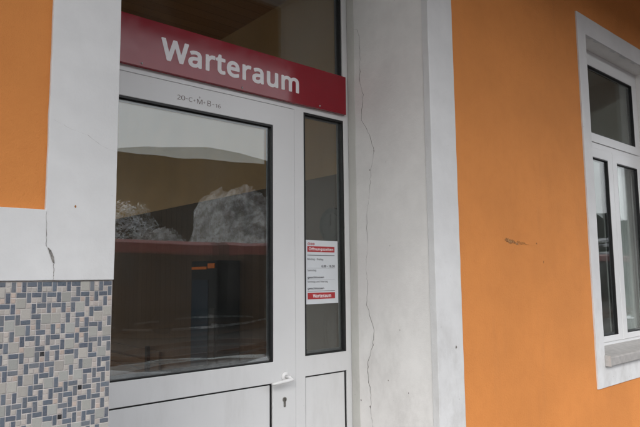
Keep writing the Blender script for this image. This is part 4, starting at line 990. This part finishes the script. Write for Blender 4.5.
# ================================================================== LIGHT, SKY, CAMERA
w = bpy.data.worlds.new('World'); sc.world = w; w.use_nodes = True
nt = w.node_tree; bg = nt.nodes['Background']
sky = nt.nodes.new('ShaderNodeTexSky'); sky.sky_type = 'NISHITA'; sky.sun_disc = False
SUN_EL, SUN_AZ = 35, 235          # azimuth measured from +Y clockwise: behind the viewer's left shoulder
sky.sun_elevation = R(SUN_EL); sky.sun_rotation = R(SUN_AZ); sky.dust_density = 6; sky.air_density = 1; sky.ozone_density = 1
hs = nt.nodes.new('ShaderNodeHueSaturation'); hs.inputs['Saturation'].default_value = .25
nt.links.new(sky.outputs[0], hs.inputs['Color']); 
# overcast: an even, slightly mottled cloud deck over the sky
tcw = nt.nodes.new('ShaderNodeTexCoord'); cn = nt.nodes.new('ShaderNodeTexNoise'); cn.inputs['Scale'].default_value = 3.0; cn.inputs['Detail'].default_value = 5
nt.links.new(tcw.outputs['Generated'], cn.inputs['Vector'])
cloud = mixc(nt, ramp(nt, cn.outputs[0], .3, .7), (6.9, 7.1, 7.45), (8.5, 8.75, 9.1))
nt.links.new(mixc(nt, .65, hs.outputs[0], cloud), bg.inputs[0]); bg.inputs[1].default_value = .12
sd = bpy.data.lights.new('sun', 'SUN'); sd.energy = .6; sd.angle = R(25); sd.color = (1, .96, .92)
so = bpy.data.objects.new('sun', sd); COL.objects.link(so)
dirv = Vector((math.sin(R(SUN_AZ)) * math.cos(R(SUN_EL)), math.cos(R(SUN_AZ)) * math.cos(R(SUN_EL)), math.sin(R(SUN_EL))))
so.rotation_euler = dirv.to_track_quat('Z', 'Y').to_euler(); so.location = dirv * 50

cam = bpy.data.cameras.new('camera'); co = bpy.data.objects.new('camera', cam); COL.objects.link(co); sc.camera = co
yaw, pit, rol = R(40.9615), R(6.1329), R(-.5755)
fw = Vector((math.sin(yaw) * math.cos(pit), math.cos(yaw) * math.cos(pit), math.sin(pit)))
r0 = Vector((math.cos(yaw), -math.sin(yaw), 0)); u0 = r0.cross(fw)
rt_ = r0 * math.cos(rol) + u0 * math.sin(rol); up = -r0 * math.sin(rol) + u0 * math.cos(rol)
co.matrix_world = Matrix(((rt_.x, up.x, -fw.x, 0), (rt_.y, up.y, -fw.y, -2.0), (rt_.z, up.z, -fw.z, 1.6), (0, 0, 0, 1)))
cam.sensor_width = 36; cam.lens = 584.163 * 36 / 640; cam.clip_end = 3000; cam.clip_start = .05

sc.render.engine = 'CYCLES'
sc.cycles.max_bounces = 10; sc.cycles.transparent_max_bounces = 24; sc.cycles.diffuse_bounces = 5; sc.cycles.glossy_bounces = 6
vs = sc.view_settings; vs.view_transform = 'Standard'; vs.look = 'None'; vs.gamma = 1; vs.use_curve_mapping = False
vs.exposure = 1.62
